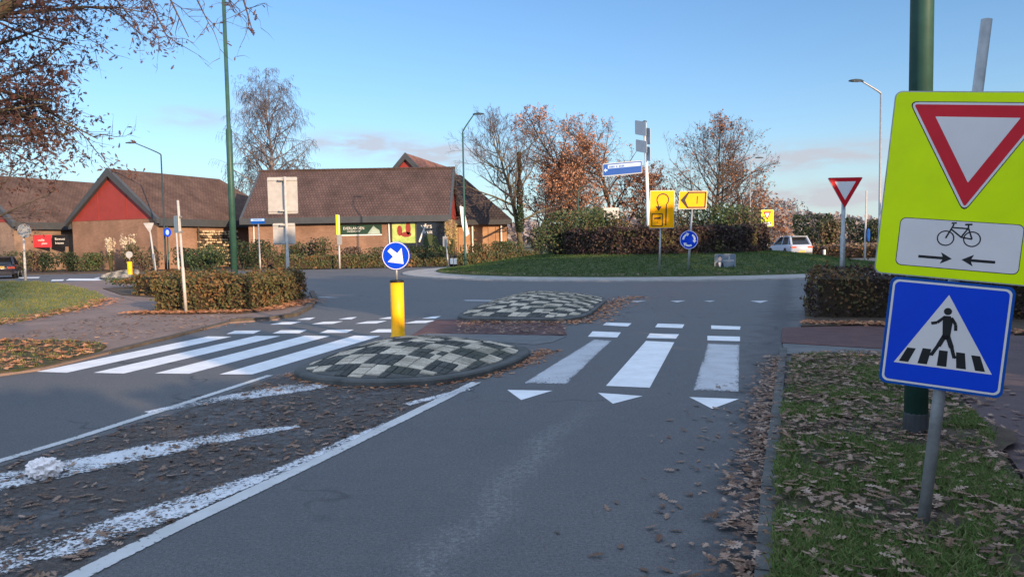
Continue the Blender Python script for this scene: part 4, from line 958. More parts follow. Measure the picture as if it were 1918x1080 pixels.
# recessed shop front with crates of wood between the two buildings
M['logend'] = mat('log_end', (.55, .43, .28), .9, .25, 12)
f0 = p2(4.78, 4.3, 0); fD = (p2(4.78, 5.3, 0)-f0); fR = (p2(5.78, 4.3, 0)-f0)
root = empty('firewood_stack', tuple(f0+fD*2), 'stack of pale firewood logs under the eave of the left shop', 'firewood')
mb = MB(); rr = random.Random(5)
for i in range(23):
    for j in range(13):
        if rr.random() < .22: continue
        q = f0+fD*(i*.19+rr.uniform(-.04, .04)); q.z = .35+j*.225+rr.uniform(-.03, .03); mb.cm = rr.choice((0, 0, 1))
        mb.tube([q+fR*.02, q+fR*rr.uniform(.34, .42)], rr.uniform(.06, .115), 6)
mb.build('log_pile', ['logend', 'bark'], root)
mb = MB()
for i in (0, 4.4):
    mb = MB(); mb.box(f0+fD*i+fR*.2+V((0, 0, 1.7)), (.10, .10, 3.4)); mb.build('rack_post', 'bark', root)

root = empty('shop_building', (-13.3, 65, 0), 'right shop with long dark tiled roof, green billboard and poster windows', 'shop building')
xl, xr, yf, yr, yb_ = -21.7, -4.75, 60.0, 65.2, 70.4; ze, zr = 3.95, 8.2
r = MB()
slope(r, [(xl, yf, ze), (xr, yf, ze), (xr, yr, zr), (xl, yr, zr)], (1, 0, 0)); slope(r, [(xr, yb_, ze), (xl, yb_, ze), (xl, yr, zr), (xr, yr, zr)], (-1, 0, 0)); r.build('roof', 'rooftile', root)
# slightly raised ridge tiles
mb = MB()
for k in range(42): mb.tube([(xl+.02+k*.404, yr, zr+.02), (xl+.40+k*.404, yr, zr+.03)], .11, 8)
mb.build('ridge_tiles', 'roofold', root)
w = MB()
for a, b in (((xl+.5, yf+.6), (xr-.35, yf+.6)), ((xr-.35, yf+.6), (xr-.35, yb_-.6)), ((xr-.35, yb_-.6), (xl+.5, yb_-.6)), ((xl+.5, yb_-.6), (xl+.5, yf+.6))): wallq(w, (*a, 0), (*b, 0), 0, ze)
w.build('wall', 'brick', root)
f = MB(); f.box(((xl+xr)/2, yf+.06, ze-.22), (xr-xl, .16, .50)); f.box(((xl+xr)/2, yf+.33, ze-.42), (xr-xl-.04, .4, .08)); f.box(((xl+xr)/2, yb_-.06, ze-.22), (xr-xl, .16, .50))
for x in (xl+.1, xr-.1):
    f.solid([(x-.1, yf, ze-.1), (x-.1, yf, ze+.03), (x-.1, yr, zr+.03), (x-.1, yr, zr-.5)], (.2, 0, 0)); f.solid([(x-.1, yb_, ze-.1), (x-.1, yb_, ze+.03), (x-.1, yr, zr+.03), (x-.1, yr, zr-.5)], (.2, 0, 0))
f.build('fascia', 'fascia', root)
for x in (xl+.42, xr-.30):
    g = MB(); g.face([(x, yf+.5, ze-.1), (x, yb_-.5, ze-.1), (x, yr, zr-.45)]); g.build('gable', 'redpanel', root)
mb = MB(); fc = Face(mb, (xr-.27, yf+2.0, ze+.55), (0, 1, 0), ZW); fc.text('R', 0, 0, .75, .03); mb.build('gable_lettering', 'white', root)
mb = MB(); fc.mb = mb; fc.text('R', 1.2, 1.4, .5, .03); mb.build('gable_lettering', 'white', root)
yw = yf+.6
poster(637, 421, 715, 441, yw-.02, 'greenboard', [('EVERLANDEN', -.17, .16, .26, .52), ('KAMPEREN', -.20, -.12, .18, .42)], 'billboard') if 0 else None
M['greenboard'] = mat('dark_green_print', (.018, .05, .032), .5, .2, 1.5); M['greenpic'] = mat('green_window_poster', (.14, .34, .05), .5, 0, 1.1, (.62, .62, .22)); M['bluegrey'] = mat('hazy_print', (.33, .42, .36), .5, .3, 1.5)
bo, fc, w_, h_ = poster(638, 421, 715, 440, yw-.03, 'greenboard', [('EVERLANDEN', -.18, .17, .27, .50), ('LANDSCHAP', -.18, -.12, .16, .50)], 'billboard')
mb = MB(); fc.mb = mb; fc.plate([(-.5*w_, -.56*h_), (.5*w_, -.56*h_), (.5*w_, -.44*h_), (-.5*w_, -.44*h_)], .002, .03); mb.cm = 1; fc.flat([(.15*w_, -.4*h_), (.46*w_, -.4*h_), (.44*w_, -.05*h_), (.38*w_, .1*h_), (.30*w_, .38*h_), (.24*w_, .1*h_)], .008); mb.build('billboard_picture', ['white', 'bluegrey'], bo)
mb = MB(); mb.tube([AT(728, 418, yw-.06), AT(730, 462, yw-.06)], .055, 8); mb.build('downpipe', 'white', root)
mb = MB(); mb.tube([AT(475, 420, yw-.06), AT(476, 455, yw-.06)], .045, 8); mb.build('downpipe', 'white', root)
wq = MB(); fc = Face(wq, AT(783, 441, yw-.02), XW, ZW); ww, wh = S(100, yw), S(48, yw); fc.plate([(-ww/2, -wh/2), (ww/2, -wh/2), (ww/2, wh/2), (-ww/2, wh/2)], -.04, 0); wo = wq.build('shop_window', 'glass', root)
fr = Face(MB(), AT(783, 441, yw-.03), XW, ZW)
for x in (-.5, -.03, .5):
    fr.mb = MB(); fr.plate([(x*ww-.05, -wh/2), (x*ww+.05, -wh/2), (x*ww+.05, wh/2), (x*ww-.05, wh/2)], .0, .05); fr.mb.build('window_frame', 'darkgrey', wo)
mb = MB(); fr.mb = mb; fr.plate([(-.48*ww, -.28*wh), (-.05*ww, -.28*wh), (-.05*ww, .48*wh), (-.48*ww, .48*wh)], .0, .02); mb.cm = 1
for x, y, a, b_ in ((-.34, .2, .05, .10), (-.18, .28, .05, .12), (-.22, .05, .10, .05)): fr.disc(x*ww, y*wh, a*ww, .024, 10, b_/a)
mb.cm = 2; fr.text('vers', .16*ww, .34*wh, .12*wh, .01); fr.text('fruit', .19*ww, .14*wh, .14*wh, .01); fr.strip([(.02*ww, -.25*wh), (.15*ww, .45*wh)], .12, .015)
mb.cm = 3; fr.flat([(.08*ww, -.4*wh), (.40*ww, -.4*wh), (.34*ww, -.02*wh), (.2*ww, .06*wh), (.12*ww, -.05*wh)], .012)
mb.build('window_poster', ['greenpic', 'redpanel', 'white', 'l_olive'], wo)
# timber side wing with hipped roof, shade put in its tile colour
h = MB(); a0, a1, y0, y1, xa = -4.4, .1, 69.6, 82, -5.2
slope(h, [(-6.0, y0, ze-.1), (a1, y0, ze-.1), (xa+.4, y0+4.4, 8.4), (-6.0, y0+4.4, 8.4)], (1, 0, 0)); slope(h, [(a1, y0, ze-.1), (a1, y1, ze-.1), (xa+.4, y1-4.4, 8.4), (xa+.4, y0+4.4, 8.4)], (0, 1, 0)); h.build('side_roof', 'roofshade', root)
f = MB(); f.box(((a1-6)/2, y0+.06, ze-.32), (a1+6, .14, .46)); f.box((a1-.06, (y0+y1)/2, ze-.32), (.14, y1-y0, .46)); f.build('side_fascia', 'darkgrey', root)
w = MB(); wallq(w, (-5.1, y0+.7, 0), (a1-.5, y0+.7, 0), 0, ze-.2); wallq(w, (a1-.5, y0+.7, 0), (a1-.5, y1, 0), 0, ze-.2)
for k in range(7): w.box((-4.9+k*.7, y0+.68, 1.8), (.07, .06, 3.4))
w.build('timber_wall', 'woodwall', root)
for x in (-3.6, -.9):
    mb = MB(); mb.box((x, y0+.55, 1.8), (.13, .13, 3.6)); mb.build('white_mullion', 'white', root)
# gabled wing rising behind
pb = gable_wing(root, (-10.55, 76), (.21, .98), 6.3, 16, 4.2, 10.9, 'rooflit', 'brick', hip=3)

# ------------------------------------------------------------------ vegetation
def leafquad(mb, c, s, rr, nb=None):
    n_ = V((rr.gauss(0, 1), rr.gauss(0, 1), rr.gauss(0, 1)))
    if nb is not None: n_ = n_.normalized()+nb*1.1
    n_.normalize(); t = n_.orthogonal().normalized(); t = Matrix.Rotation(rr.uniform(0, 2*pi), 3, n_) @ t; u = n_.cross(t)
    a, b = s*rr.uniform(.7, 1.3), s*rr.uniform(.45, .8)
    i = len(mb.v); k = n_*(s*.18)
    mb.v.extend([tuple(c-t*a), tuple(c-u*b+k), tuple(c+t*a), tuple(c+u*b+k)]); mb.f.append((i, i+1, i+2, i+3)); mb.m.append(mb.cm)
def hedge(name, label, poly, z0, h, n_leaf, size, mats, weights, seed=1, group=None, cat='hedge', rough=.09, core='core', trim=0.0, topfun=None):
    """clipped hedge: twiggy core, leaves over its sides and top"""
    rr = random.Random(seed); n_ = len(poly); a = sum(poly[k][0]*poly[(k+1) % n_][1]-poly[(k+1) % n_][0]*poly[k][1] for k in range(n_))
    if a < 0: poly = poly[::-1]
    cx = sum(p[0] for p in poly)/n_; cy = sum(p[1] for p in poly)/n_
    root = empty(name, (cx, cy, z0), label, cat, group)
    mb = MB(); ins = []
    for p in poly:
        d = V((cx-p[0], cy-p[1])); L = d.length; d = d/L*min(.13, L*.2); ins.append((p[0]+d.x, p[1]+d.y))
    mb.prism(ins, z0, z0+h-.12, cap=False); mb.build('twigs', core, root)
    mb = MB(); per = [(V(poly[k]), V(poly[(k+1) % n_])) for k in range(n_)]
    Ls = [(b-a_).length for a_, b in per]; side = sum(Ls)*h; area = abs(a)/2; tot = side+area
    xs = [p[0] for p in poly]; ys = [p[1] for p in poly]
    for i in range(n_leaf):
        mb.cm = rr.choices(range(len(mats)), weights)[0]
        if rr.random() < side/tot:
            k = rr.choices(range(n_), Ls)[0]; a_, b = per[k]; p = a_.lerp(b, rr.random()); d = (b-a_).normalized(); nb = V((d.y, -d.x, 0)); z = z0+h*rr.random()**.85
            P = V((p.x, p.y, z))
        else:
            while 1:
                x, y = rr.uniform(min(xs), max(xs)), rr.uniform(min(ys), max(ys))
                if inpoly(x, y, poly): break
            nb = V((0, 0, 1)); P = V((x, y, z0+h))
        q = noise.noise(P*1.6)*rough*1.6+rr.gauss(0, rough*.5); P = P+nb*q
        # patchy mix of leaf kinds
        if len(mats) > 1 and rr.random() < .75: mb.cm = min(len(mats)-1, int((noise.noise(P*.9+V((seed, 0, 0)))*.5+.5)*len(mats)))
        if rr.random() < .05: P = P+V((0, 0, abs(rr.gauss(0, .1)))) if nb.z > .5 else P
        leafquad(mb, P, size, rr, nb)
    mb.build('foliage', mats, root)
    return root
def shrub(name, label, c, rx, ry, h, n_leaf, size, mats, seed=1, group=None, cat='shrub', stems=7, base=.1, top=1.0, kind=None):
    rr = random.Random(seed); root = empty(name, tuple(c), label, cat, group); c = V(c)
    mb = MB()
    for i in range(stems):
        t = rr.uniform(0, 2*pi); e = c+V((rx*.7*cos(t)*rr.random(), ry*.7*sin(t)*rr.random(), h*rr.uniform(.5, .9)))
        mb.tube([c+V((cos(t), sin(t), 0))*.08, c.lerp(e, .5)+V((rr.gauss(0, .05), rr.gauss(0, .05), 0)), e], [.035*h**.5, .022*h**.5, .006], 5)
    mb.build('stems', 'twig', root)
    mb = MB()
    lobes = [(V((rr.gauss(0, .42), rr.gauss(0, .42), rr.uniform(.25, .8))), rr.uniform(.35, .6)) for _ in range(9)]
    for i in range(n_leaf):
        lc, lr = rr.choice(lobes); d = V((rr.gauss(0, 1), rr.gauss(0, 1), rr.gauss(0, 1))).normalized()*lr*rr.random()**.4
        q = lc+d; q.x = max(-1.1, min(1.1, q.x)); q.y = max(-1.1, min(1.1, q.y))
        qz = q.z if q.z < .75 else .75+.34*(1-math.exp((.75-q.z)/.34))
        z = base+qz*(h-base)*top
        if z < .03: z = rr.uniform(.03, .3)
        mb.cm = rr.randrange(len(mats)); leafquad(mb, c+V((q.x*rx, q.y*ry, min(z, h*1.08))), size, rr, d.normalized()*.5)
    mb.build('foliage', mats, root)
    return root
def tree(name, label, base, P, seed, group=None, cat='tree'):
    """P: h, r, crown (start fraction), n (children per level), ang, len1 (function of height fraction), trop (per level), leaf (n per twig), ls, mats, bark, twig"""
    rr = random.Random(seed); root = empty(name, tuple(base), label, cat, group); T = MB(); K = MB(); base = V(base)
    nl = P['n']; last = len(nl)
    def grow(p, d, L, r, lev, mbx):
        k = (9, 6, 4, 3, 2, 2)[min(lev, 5)] if lev < last else 2
        if P.get('k'): k = P['k'][min(lev, len(P['k'])-1)]
        pts = [p.copy()]; rad = [r]; q = p.copy(); dd = d.copy(); wig = P.get('wig', .12)*(1, 1.3, 1.6, 1.8, 2, 2)[min(lev, 5)]; tr = P['trop'][min(lev, len(P['trop'])-1)]
        for i in range(k):
            dd = (dd+V((rr.gauss(0, wig), rr.gauss(0, wig), rr.gauss(0, wig)))+V((0, 0, tr))/k).normalized()
            q = q+dd*(L/k); pts.append(q.copy()); rad.append(r*(1-(i+1)/k*(.80 if lev else .85)))
        K.cm = 0
        mbx.tube(pts, rad, (8, 6, 4, 3, 3, 3)[min(lev, 5)], cap=False)
        return pts, rad
    def along(pts, rad, u):
        k = len(pts)-1; i = min(int(u*k), k-1); f = u*k-i; return pts[i].lerp(pts[i+1], f), rad[i]*(1-f)+rad[i+1]*f, (pts[i+1]-pts[i]).normalized()
    def kids(pts, rad, L, lev, hfrac=None):
        if lev >= last:
            n_ = P.get('leaf', 0)
            m_ = int(n_)+(1 if rr.random() < n_-int(n_) else 0)
            for _ in range(m_):
                p, _r, d = along(pts, rad, rr.random()); K.cm = 1+rr.randrange(len(P['mats'])) if P.get('mats') else 0
                s = P['ls']; leafquad(K, p+V((rr.gauss(0, s), rr.gauss(0, s), rr.gauss(0, s*.8)-s*.3)), s, rr)
            return
        for i in range(nl[lev]):
            if lev == 0:
                u = P['crown']+(1-P['crown'])*((i+rr.random()*.8)/nl[0])**P.get('hp', .9); u = min(u, .985); v = (u-P['crown'])/(1-P['crown'])
                Lc = P['len1'](v); az_ = i*2.399+rr.uniform(-.4, .4); ang = P['ang'][0]*(1-.45*v)
            else:
                u = min(.99, P.get('u0', .18)+(1-P.get('u0', .18))*((i+rr.random())/nl[lev])); Lc = L*P.get('lk', .52)*rr.uniform(.65, 1.2)*(1.15-.55*u); az_ = rr.uniform(0, 2*pi); ang = P['ang'][min(lev, len(P['ang'])-1)]*rr.uniform(.7, 1.25)
            p, r0_, d = along(pts, rad, u); o = d.orthogonal().normalized()
            if lev == 0: o = V((1, 0, 0)); o = (o-d*o.dot(d)).normalized()
            o = Matrix.Rotation(az_, 3, d) @ o; dn = (d*cos(ang)+o*sin(ang)).normalized()
            rc = max(P.get('rmin', .006), min(r0_*.62, Lc*.022)) if lev else max(.02, min(r0_*.6, Lc*.02))
            a, b = grow(p, dn, Lc, rc, lev+1, T if lev == 0 else K); kids(a, b, Lc, lev+1)
    pts, rad = grow(base, V((P.get('lean', 0), 0, 1)).normalized(), P['h']*1.03, P['r'], 0, T); kids(pts, rad, P['h'], 0)
    T.build('trunk', P['bark'], root, True); K.build('crown', [P['twig']]+P.get('mats', []), root)
    return root
def prof(a, b, c, m=.5):     # limb length: a at crown base, b in the middle (at fraction m), c at the top
    return lambda v: a+(b-a)*(v/m) if v < m else b+(c-b)*((v-m)/(1-m))
# hedges
hedge('hedge', 'long orange brown beech hedge on the left corner', [(-9.1, 18.8), (-6.55, 18.6), (-6.25, 19.6), (-6.3, 22.6), (-7.0, 23.0), (-7.4, 20.3), (-9.0, 20.5)], .05, .79, 9000, .045, ['l_beech', 'l_beech_green', 'l_beech'], (5, 2, 3), 3)
hedge('hedge', 'green brown hedge behind and left of the orange hedge', [(-13.2, 26.0), (-10.0, 23.6), (-9.2, 24.6), (-12.6, 27.6)], .05, .70, 3500, .06, ['l_beech_green', 'l_beech', 'l_olive'], (5, 2, 2), 4)
hedge('hedge', 'dark clipped hedge at the right behind the crossing sign', [(5.93, 14.75), (7.3, 14.3), (9.5, 13.6), (14, 12.3), (14.3, 13.6), (9.9, 15.1), (7.6, 16.2), (6.65, 16.6)], .05, .86, 10000, .042, ['l_beech_green', 'l_purple', 'l_beech'], (5, 4, 2), 5)
def arc(r0, r1, a0, a1, k=24, c=RC): return [(c.x+r0*cos(a0+(a1-a0)*i/k), c.y+r0*sin(a0+(a1-a0)*i/k)) for i in range(k+1)]+[(c.x+r1*cos(a1-(a1-a0)*i/k), c.y+r1*sin(a1-(a1-a0)*i/k)) for i in range(k+1)]
hedge('hedge', 'dark purple ring hedge in the middle of the roundabout', arc(6.2, 4.9, radians(150), radians(390), 24), .85, 1.38, 16000, .085, ['l_purple', 'l_purple', 'l_beech_green'], (6, 3, 1), 6, rough=.12)
hedge('hedge', 'low clipped hedge line in front of the right shop', [(-17, 53.6), (-6, 54.6), (2, 57.2), (2, 58.2), (-6, 55.6), (-17, 54.7)], .05, .85, 6500, .11, ['l_beech_green', 'l_olive', 'l_beech'], (5, 3, 1), 7)
hedge('hedge', 'low brown hedge beyond the island at far right', [(24, 62), (34, 55), (48, 52), (48, 53.2), (34.5, 56.3), (25, 63)], .05, .8, 3500, .12, ['l_purple', 'l_beech'], (3, 2), 8)
# ground cover bed
rr = random.Random(9); mb = MB(); bed = [(-9.3, 20.6), (-7.4, 20.6), (-6.9, 23.4), (-9.6, 31), (-12.5, 33), (-17.5, 32), (-12.6, 27.8), (-9.4, 24.8)]
cnt = 0
while cnt < 9000:
    x, y = rr.uniform(-17.5, -6.5), rr.uniform(20, 33)
    if not inpoly(x, y, bed): continue
    cnt += 1; zz = .35+.25*noise.noise(V((x*.7, y*.7, 0))); mb.cm = 0 if noise.noise(V((x*.5, y*.5, 3))) > -.15 else 1
    leafquad(mb, V((x, y, .06+zz*rr.random()**.35)), .06, rr, V((0, 0, .8)))
tag(mb.build('ground_cover', ['l_ground', 'l_beech']), 'knee high green ground cover round the tall green lamp post', 'ground cover', None, 'stuff')
# shrubs before the shops
k = 0; SH = ['leafy olive green', 'dry brown tinged', 'dark evergreen', 'low spreading green', 'tangled grey brown', 'dense green']
SPOTS = [(20, 56, 1.5, 1.6, 0), (75, 57, 1.6, 1.7, 4), (125, 57, 1.5, 1.5, 2), (170, 57.5, 1.6, 1.5, 3), (262, 57, 1.5, 2.2, 1), (345, 52, 1.6, 1.7, 2), (385, 48, 1.4, 1.5, 5), (395, 58, 1.6, 1.9, 3), (452, 55, 1.9, 2.2, 2), (505, 57, 1.9, 2.0, 0), (560, 57.5, 1.8, 1.9, 5), (600, 57.5, 1.8, 2.4, 1), (660, 58, 1.8, 1.6, 4), (705, 58, 1.8, 1.5, 1), (770, 58, 1.8, 1.5, 2), (815, 58.5, 1.6, 1.5, 5), (905, 62, 1.7, 1.7, 0), (950, 64, 1.6, 1.8, 3), (1005, 66, 1.8, 3.0, 2), (1035, 68, 2.0, 3.0, 5)]
MS = [['l_olive'], ['l_dry', 'l_olive'], ['l_ever'], ['l_ground', 'l_olive'], ['l_dry', 'l_purple'], ['l_ground', 'l_ever']]
WHERE = ['left of the black car post', 'under the red poster', 'under the black poster', 'left of the pampas grass', 'right of the pampas grass', 'left of the tall green lamp', 'just left of the tall lamp foot', 'before the firewood stack', 'right of the tall green lamp', 'behind the two beige sign backs', 'under the long roof right of the sign backs', 'left of the lime edge board', 'under the green billboard', 'right below the billboard end', 'under the green window poster', 'before the shop window plants', 'before the timber wing', 'at the ivy tree foot', 'right of the ivy tree', 'at the left end of the island hedge']
for (px, y, rx, hh, t), wh in zip(SPOTS, WHERE):
    k += 1; shrub('shrub', '%s shrub %s' % (SH[t], wh), PX(px, y, .05), rx, 1.1, hh, 1300, .085, MS[t], 20+k, 'shrubs before the shop fronts')
# island planting behind the ring hedge
for i, (px, y, rx, hh, ms, wh) in enumerate([(1065, 41.5, 1.5, 2.0, ['l_olive', 'l_ground'], 'leftmost'), (1110, 43, 1.6, 2.3, ['l_ground'], 'behind the amber loop board, left side'), (1160, 42.5, 1.5, 2.2, ['l_olive'], 'left of the signpost'), (1255, 43, 1.4, 2.2, ['l_dry', 'l_olive'], 'between the two amber boards'), (1310, 42.5, 1.6, 2.4, ['l_ground', 'l_ever'], 'below the amber arrow board'), (1360, 43, 1.5, 2.3, ['l_ground'], 'above the poster board'), (1400, 42.5, 1.2, 1.9, ['l_olive', 'l_dry'], 'rightmost')]):
    shrub('shrub', 'loose green shrub over the island hedge, '+wh, PX(px, y, .95), rx*1.15, 1.2, hh+.35, 2200, .075, ms, 60+i, 'shrubs inside the ring hedge')
# pampas grass, straw plant
def pampas(c, h, n_, label, mats, seed, spread=.7, nm='pampas_grass'):
    rr = random.Random(seed); root = empty(nm, tuple(c), label, 'ornamental grass'); c = V(c); L = MB(); Pm = MB()
    for i in range(160):
        t = rr.uniform(0, 2*pi); r = rr.uniform(.2, 1.0)*spread; hh = h*rr.uniform(.35, .6); e = c+V((r*cos(t), r*sin(t), hh*.8)); m_ = c+V((r*.45*cos(t), r*.45*sin(t), hh)); s = V((-sin(t), cos(t), 0))*.012
        b = c+V((cos(t), sin(t), 0))*.1; L.face([b-s, b+s, m_+s, m_-s]); L.face([m_-s, m_+s, e])
    L.build('blades', 'l_olive', root)
    for i in range(n_):
        t = rr.uniform(0, 2*pi); r = rr.uniform(.1, .9)*spread; e = c+V((r*cos(t), r*sin(t), h*rr.uniform(.75, 1))); Pm.cm = 0
        Pm.tube([c, c.lerp(e, .6)+V((0, 0, .05)), e], [.01, .008, .004], 3)
        for q in range(26): leafquad(Pm, e-V((0, 0, rr.random()*h*.4))+V((rr.gauss(0, .055), rr.gauss(0, .055), 0)), .075, rr)
    Pm.build('plumes', mats, root)
pampas(PX(206, 57.2, .05), 2.6, 9, 'left clump of cream pampas plumes before the red gable wall', ['l_pampas'], 3, .5)
pampas(PX(238, 57.2, .05), 2.9, 16, 'right taller clump of cream pampas plumes before the red gable wall', ['l_pampas'], 4, .7)
pampas(PX(846, 59.2, .05), 3.6, 22, 'tall golden straw coloured plant at the red gable corner', ['l_straw'], 5, .6, 'straw_plant')

BARE = dict(bark='bark', twig='twig_grey')
tree('birch_tree', 'tall bare drooping birch rising behind the right shop roof', PX(537, 78, 0), dict(h=17.4, r=.28, crown=.30, n=(42, 9, 7, 6), ang=(1.0, .9, .8, .6), len1=prof(5.6, 6.4, 4.0, .55), trop=(.1, .5, -.6, -2.0), wig=.10, leaf=0, lk=.50, rmin=.0095, bark='bark_birch', twig='twig_grey'), 11)
tree('birch_tree', 'smaller bare birch tip between the two shop roofs', PX(468, 84, 0), dict(h=12, r=.16, crown=.3, n=(18, 7, 6, 4), ang=(1.0, .9, .8, .6), len1=prof(4, 3.6, 1.4), trop=(.1, .1, -1.4, -2.4), wig=.12, leaf=0, lk=.5, rmin=.012, **dict(BARE, bark='bark_birch')), 12)
tree('bare_tree', 'bare spreading tree with dark ivy covered trunk beside the shop', PX(977, 65, 0), dict(h=12.2, r=.26, crown=.26, n=(26, 8, 6, 5), ang=(1.15, .8, .7, .6), len1=prof(6.2, 5.6, 2.4, .4), trop=(.1, .5, .5, .3), wig=.11, leaf=0, lk=.52, rmin=.009, bark='bark_moss', twig='twig_grey'), 13)
# ivy on that trunk
rr = random.Random(3); iv = MB(); c = PX(975, 65, 0); root = empty('ivy', tuple(c), 'dark ivy column climbing the trunk of the bare tree', 'ivy')
for i in range(2600):
    z = rr.uniform(2.6, 9.4); r = (.55 if z < 4.5 else .38 if z < 7 else .22)*(.7+.5*noise.noise(V((z*.9, 0, 1)))); t = rr.uniform(0, 2*pi)
    iv.cm = 0 if z < 5 or rr.random() < .4 else 1; leafquad(iv, V((c.x+r*cos(t)*rr.random()**.3, c.y+r*sin(t), z)), .085, rr, V((cos(t), sin(t), 0)))
iv.build('foliage', ['l_ever', 'l_oak_dark'], root)
OAK = dict(bark='bark', twig='twig_grey', mats=['l_orange', 'l_orange', 'l_brown'], ls=.105, lk=.5, wig=.13, trop=(.1, .45, .3, .1), ang=(1.05, .85, .8, .8), rmin=.01)
OAKS = [(1008, 74, 9.6, 4.4, .16, .9, 'slim rusty oak between ivy tree and hedge'), (1040, 72, 10.8, 5.0, .14, .6, 'shorter orange oak left of the tallest one'), (1098, 78, 15.8, 5.4, .16, .34, 'tallest brown leaved oak behind the roundabout'), (1168, 76, 13.8, 5.4, .12, .32, 'orange oak just left of the white signpost'), (1128, 72, 8.0, 4.6, .05, .75, 'low bushy orange oak under the blue arrow plate'), (1228, 74, 7.4, 4.0, .08, .9, 'small rusty oak behind the amber boards')]
for i, (px, y, h_, w_, cr, lf, lb) in enumerate(OAKS):
    tree('oak_tree', lb, PX(px, y), dict(OAK, hp=.75, h=h_, r=.2+h_*.006, crown=cr, n=(28, 7, 6, 4), len1=prof(w_, w_*1.0, 1.8, .5), leaf=lf), 31+i, 'brown leaved oaks behind the roundabout')
tree('bare_tree', 'wide fine twigged bare tree right of the amber boards', PX(1338, 70), dict(h=10.4, r=.22, crown=.10, n=(34, 8, 6, 5), ang=(1.05, .8, .7, .6), len1=prof(6.6, 6.2, 2.2, .45), trop=(.1, .5, .35, .2), wig=.11, leaf=.22, ls=.10, mats=['l_brown'], lk=.52, rmin=.009, **BARE), 14)
tree('bare_tree', 'lower rusty twigged tree beside the wide bare tree', PX(1395, 76), dict(h=8.4, r=.15, crown=.06, n=(24, 6, 6, 3), ang=(.9, .75, .7, .6), len1=prof(4.6, 4.2, 1.4, .45), trop=(.1, .5, .3, .1), wig=.12, leaf=.7, ls=.11, mats=['l_brown', 'l_dry'], lk=.52, rmin=.010, **BARE), 15)
# far round brown trees and evergreens at right
for i, (px, y, rx, hh, ms, lb) in enumerate([(1425, 118, 4.2, 9.2, ['l_wood_haze', 'l_brown'], 'far round russet tree behind the lime board'), (1470, 150, 5, 9.4, ['l_wood_haze'], 'far grey brown tree right of the lime board'), (1523, 95, 2.4, 4.6, ['l_ever'], 'dark far evergreen bush above the pale car'), (1592, 100, 3.4, 4.2, ['l_ever'], 'wide dark evergreen bush behind the give way triangle'), (1640, 100, 3.0, 4.4, ['l_ever', 'l_olive'], 'far evergreen bush at the edge of the lime board'), (1558, 84, 1.3, 3.6, ['l_dry', 'l_olive'], 'thin yellowish sapling left of the give way post')]):
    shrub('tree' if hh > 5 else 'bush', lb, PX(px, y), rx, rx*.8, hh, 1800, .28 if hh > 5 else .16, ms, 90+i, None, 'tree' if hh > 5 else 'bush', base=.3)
rr = random.Random(17); mb = MB()
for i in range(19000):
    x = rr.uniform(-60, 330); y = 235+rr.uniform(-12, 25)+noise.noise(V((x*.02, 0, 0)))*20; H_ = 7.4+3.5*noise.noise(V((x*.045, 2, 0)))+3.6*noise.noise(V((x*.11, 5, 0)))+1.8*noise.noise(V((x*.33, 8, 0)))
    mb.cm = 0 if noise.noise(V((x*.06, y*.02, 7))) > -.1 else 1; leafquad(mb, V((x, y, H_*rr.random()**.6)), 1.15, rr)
tag(mb.build('far_wood', ['l_wood_haze', 'l_wood_haze']), 'haze tinted grey brown band of woodland along the far horizon', 'woodland', None, 'stuff')
rr = random.Random(18); mb = MB()
for i in range(9000):
    x = rr.uniform(24, 75); y = rr.uniform(68, 92); leafquad(mb, V((x, y, rr.random()**1.6*.9+.05)), .16, rr, V((0, 0, .3)))
tag(mb.build('rough_grass', ['l_dry']), 'straw coloured rough grass field behind the pale car', 'rough grass', None, 'stuff')

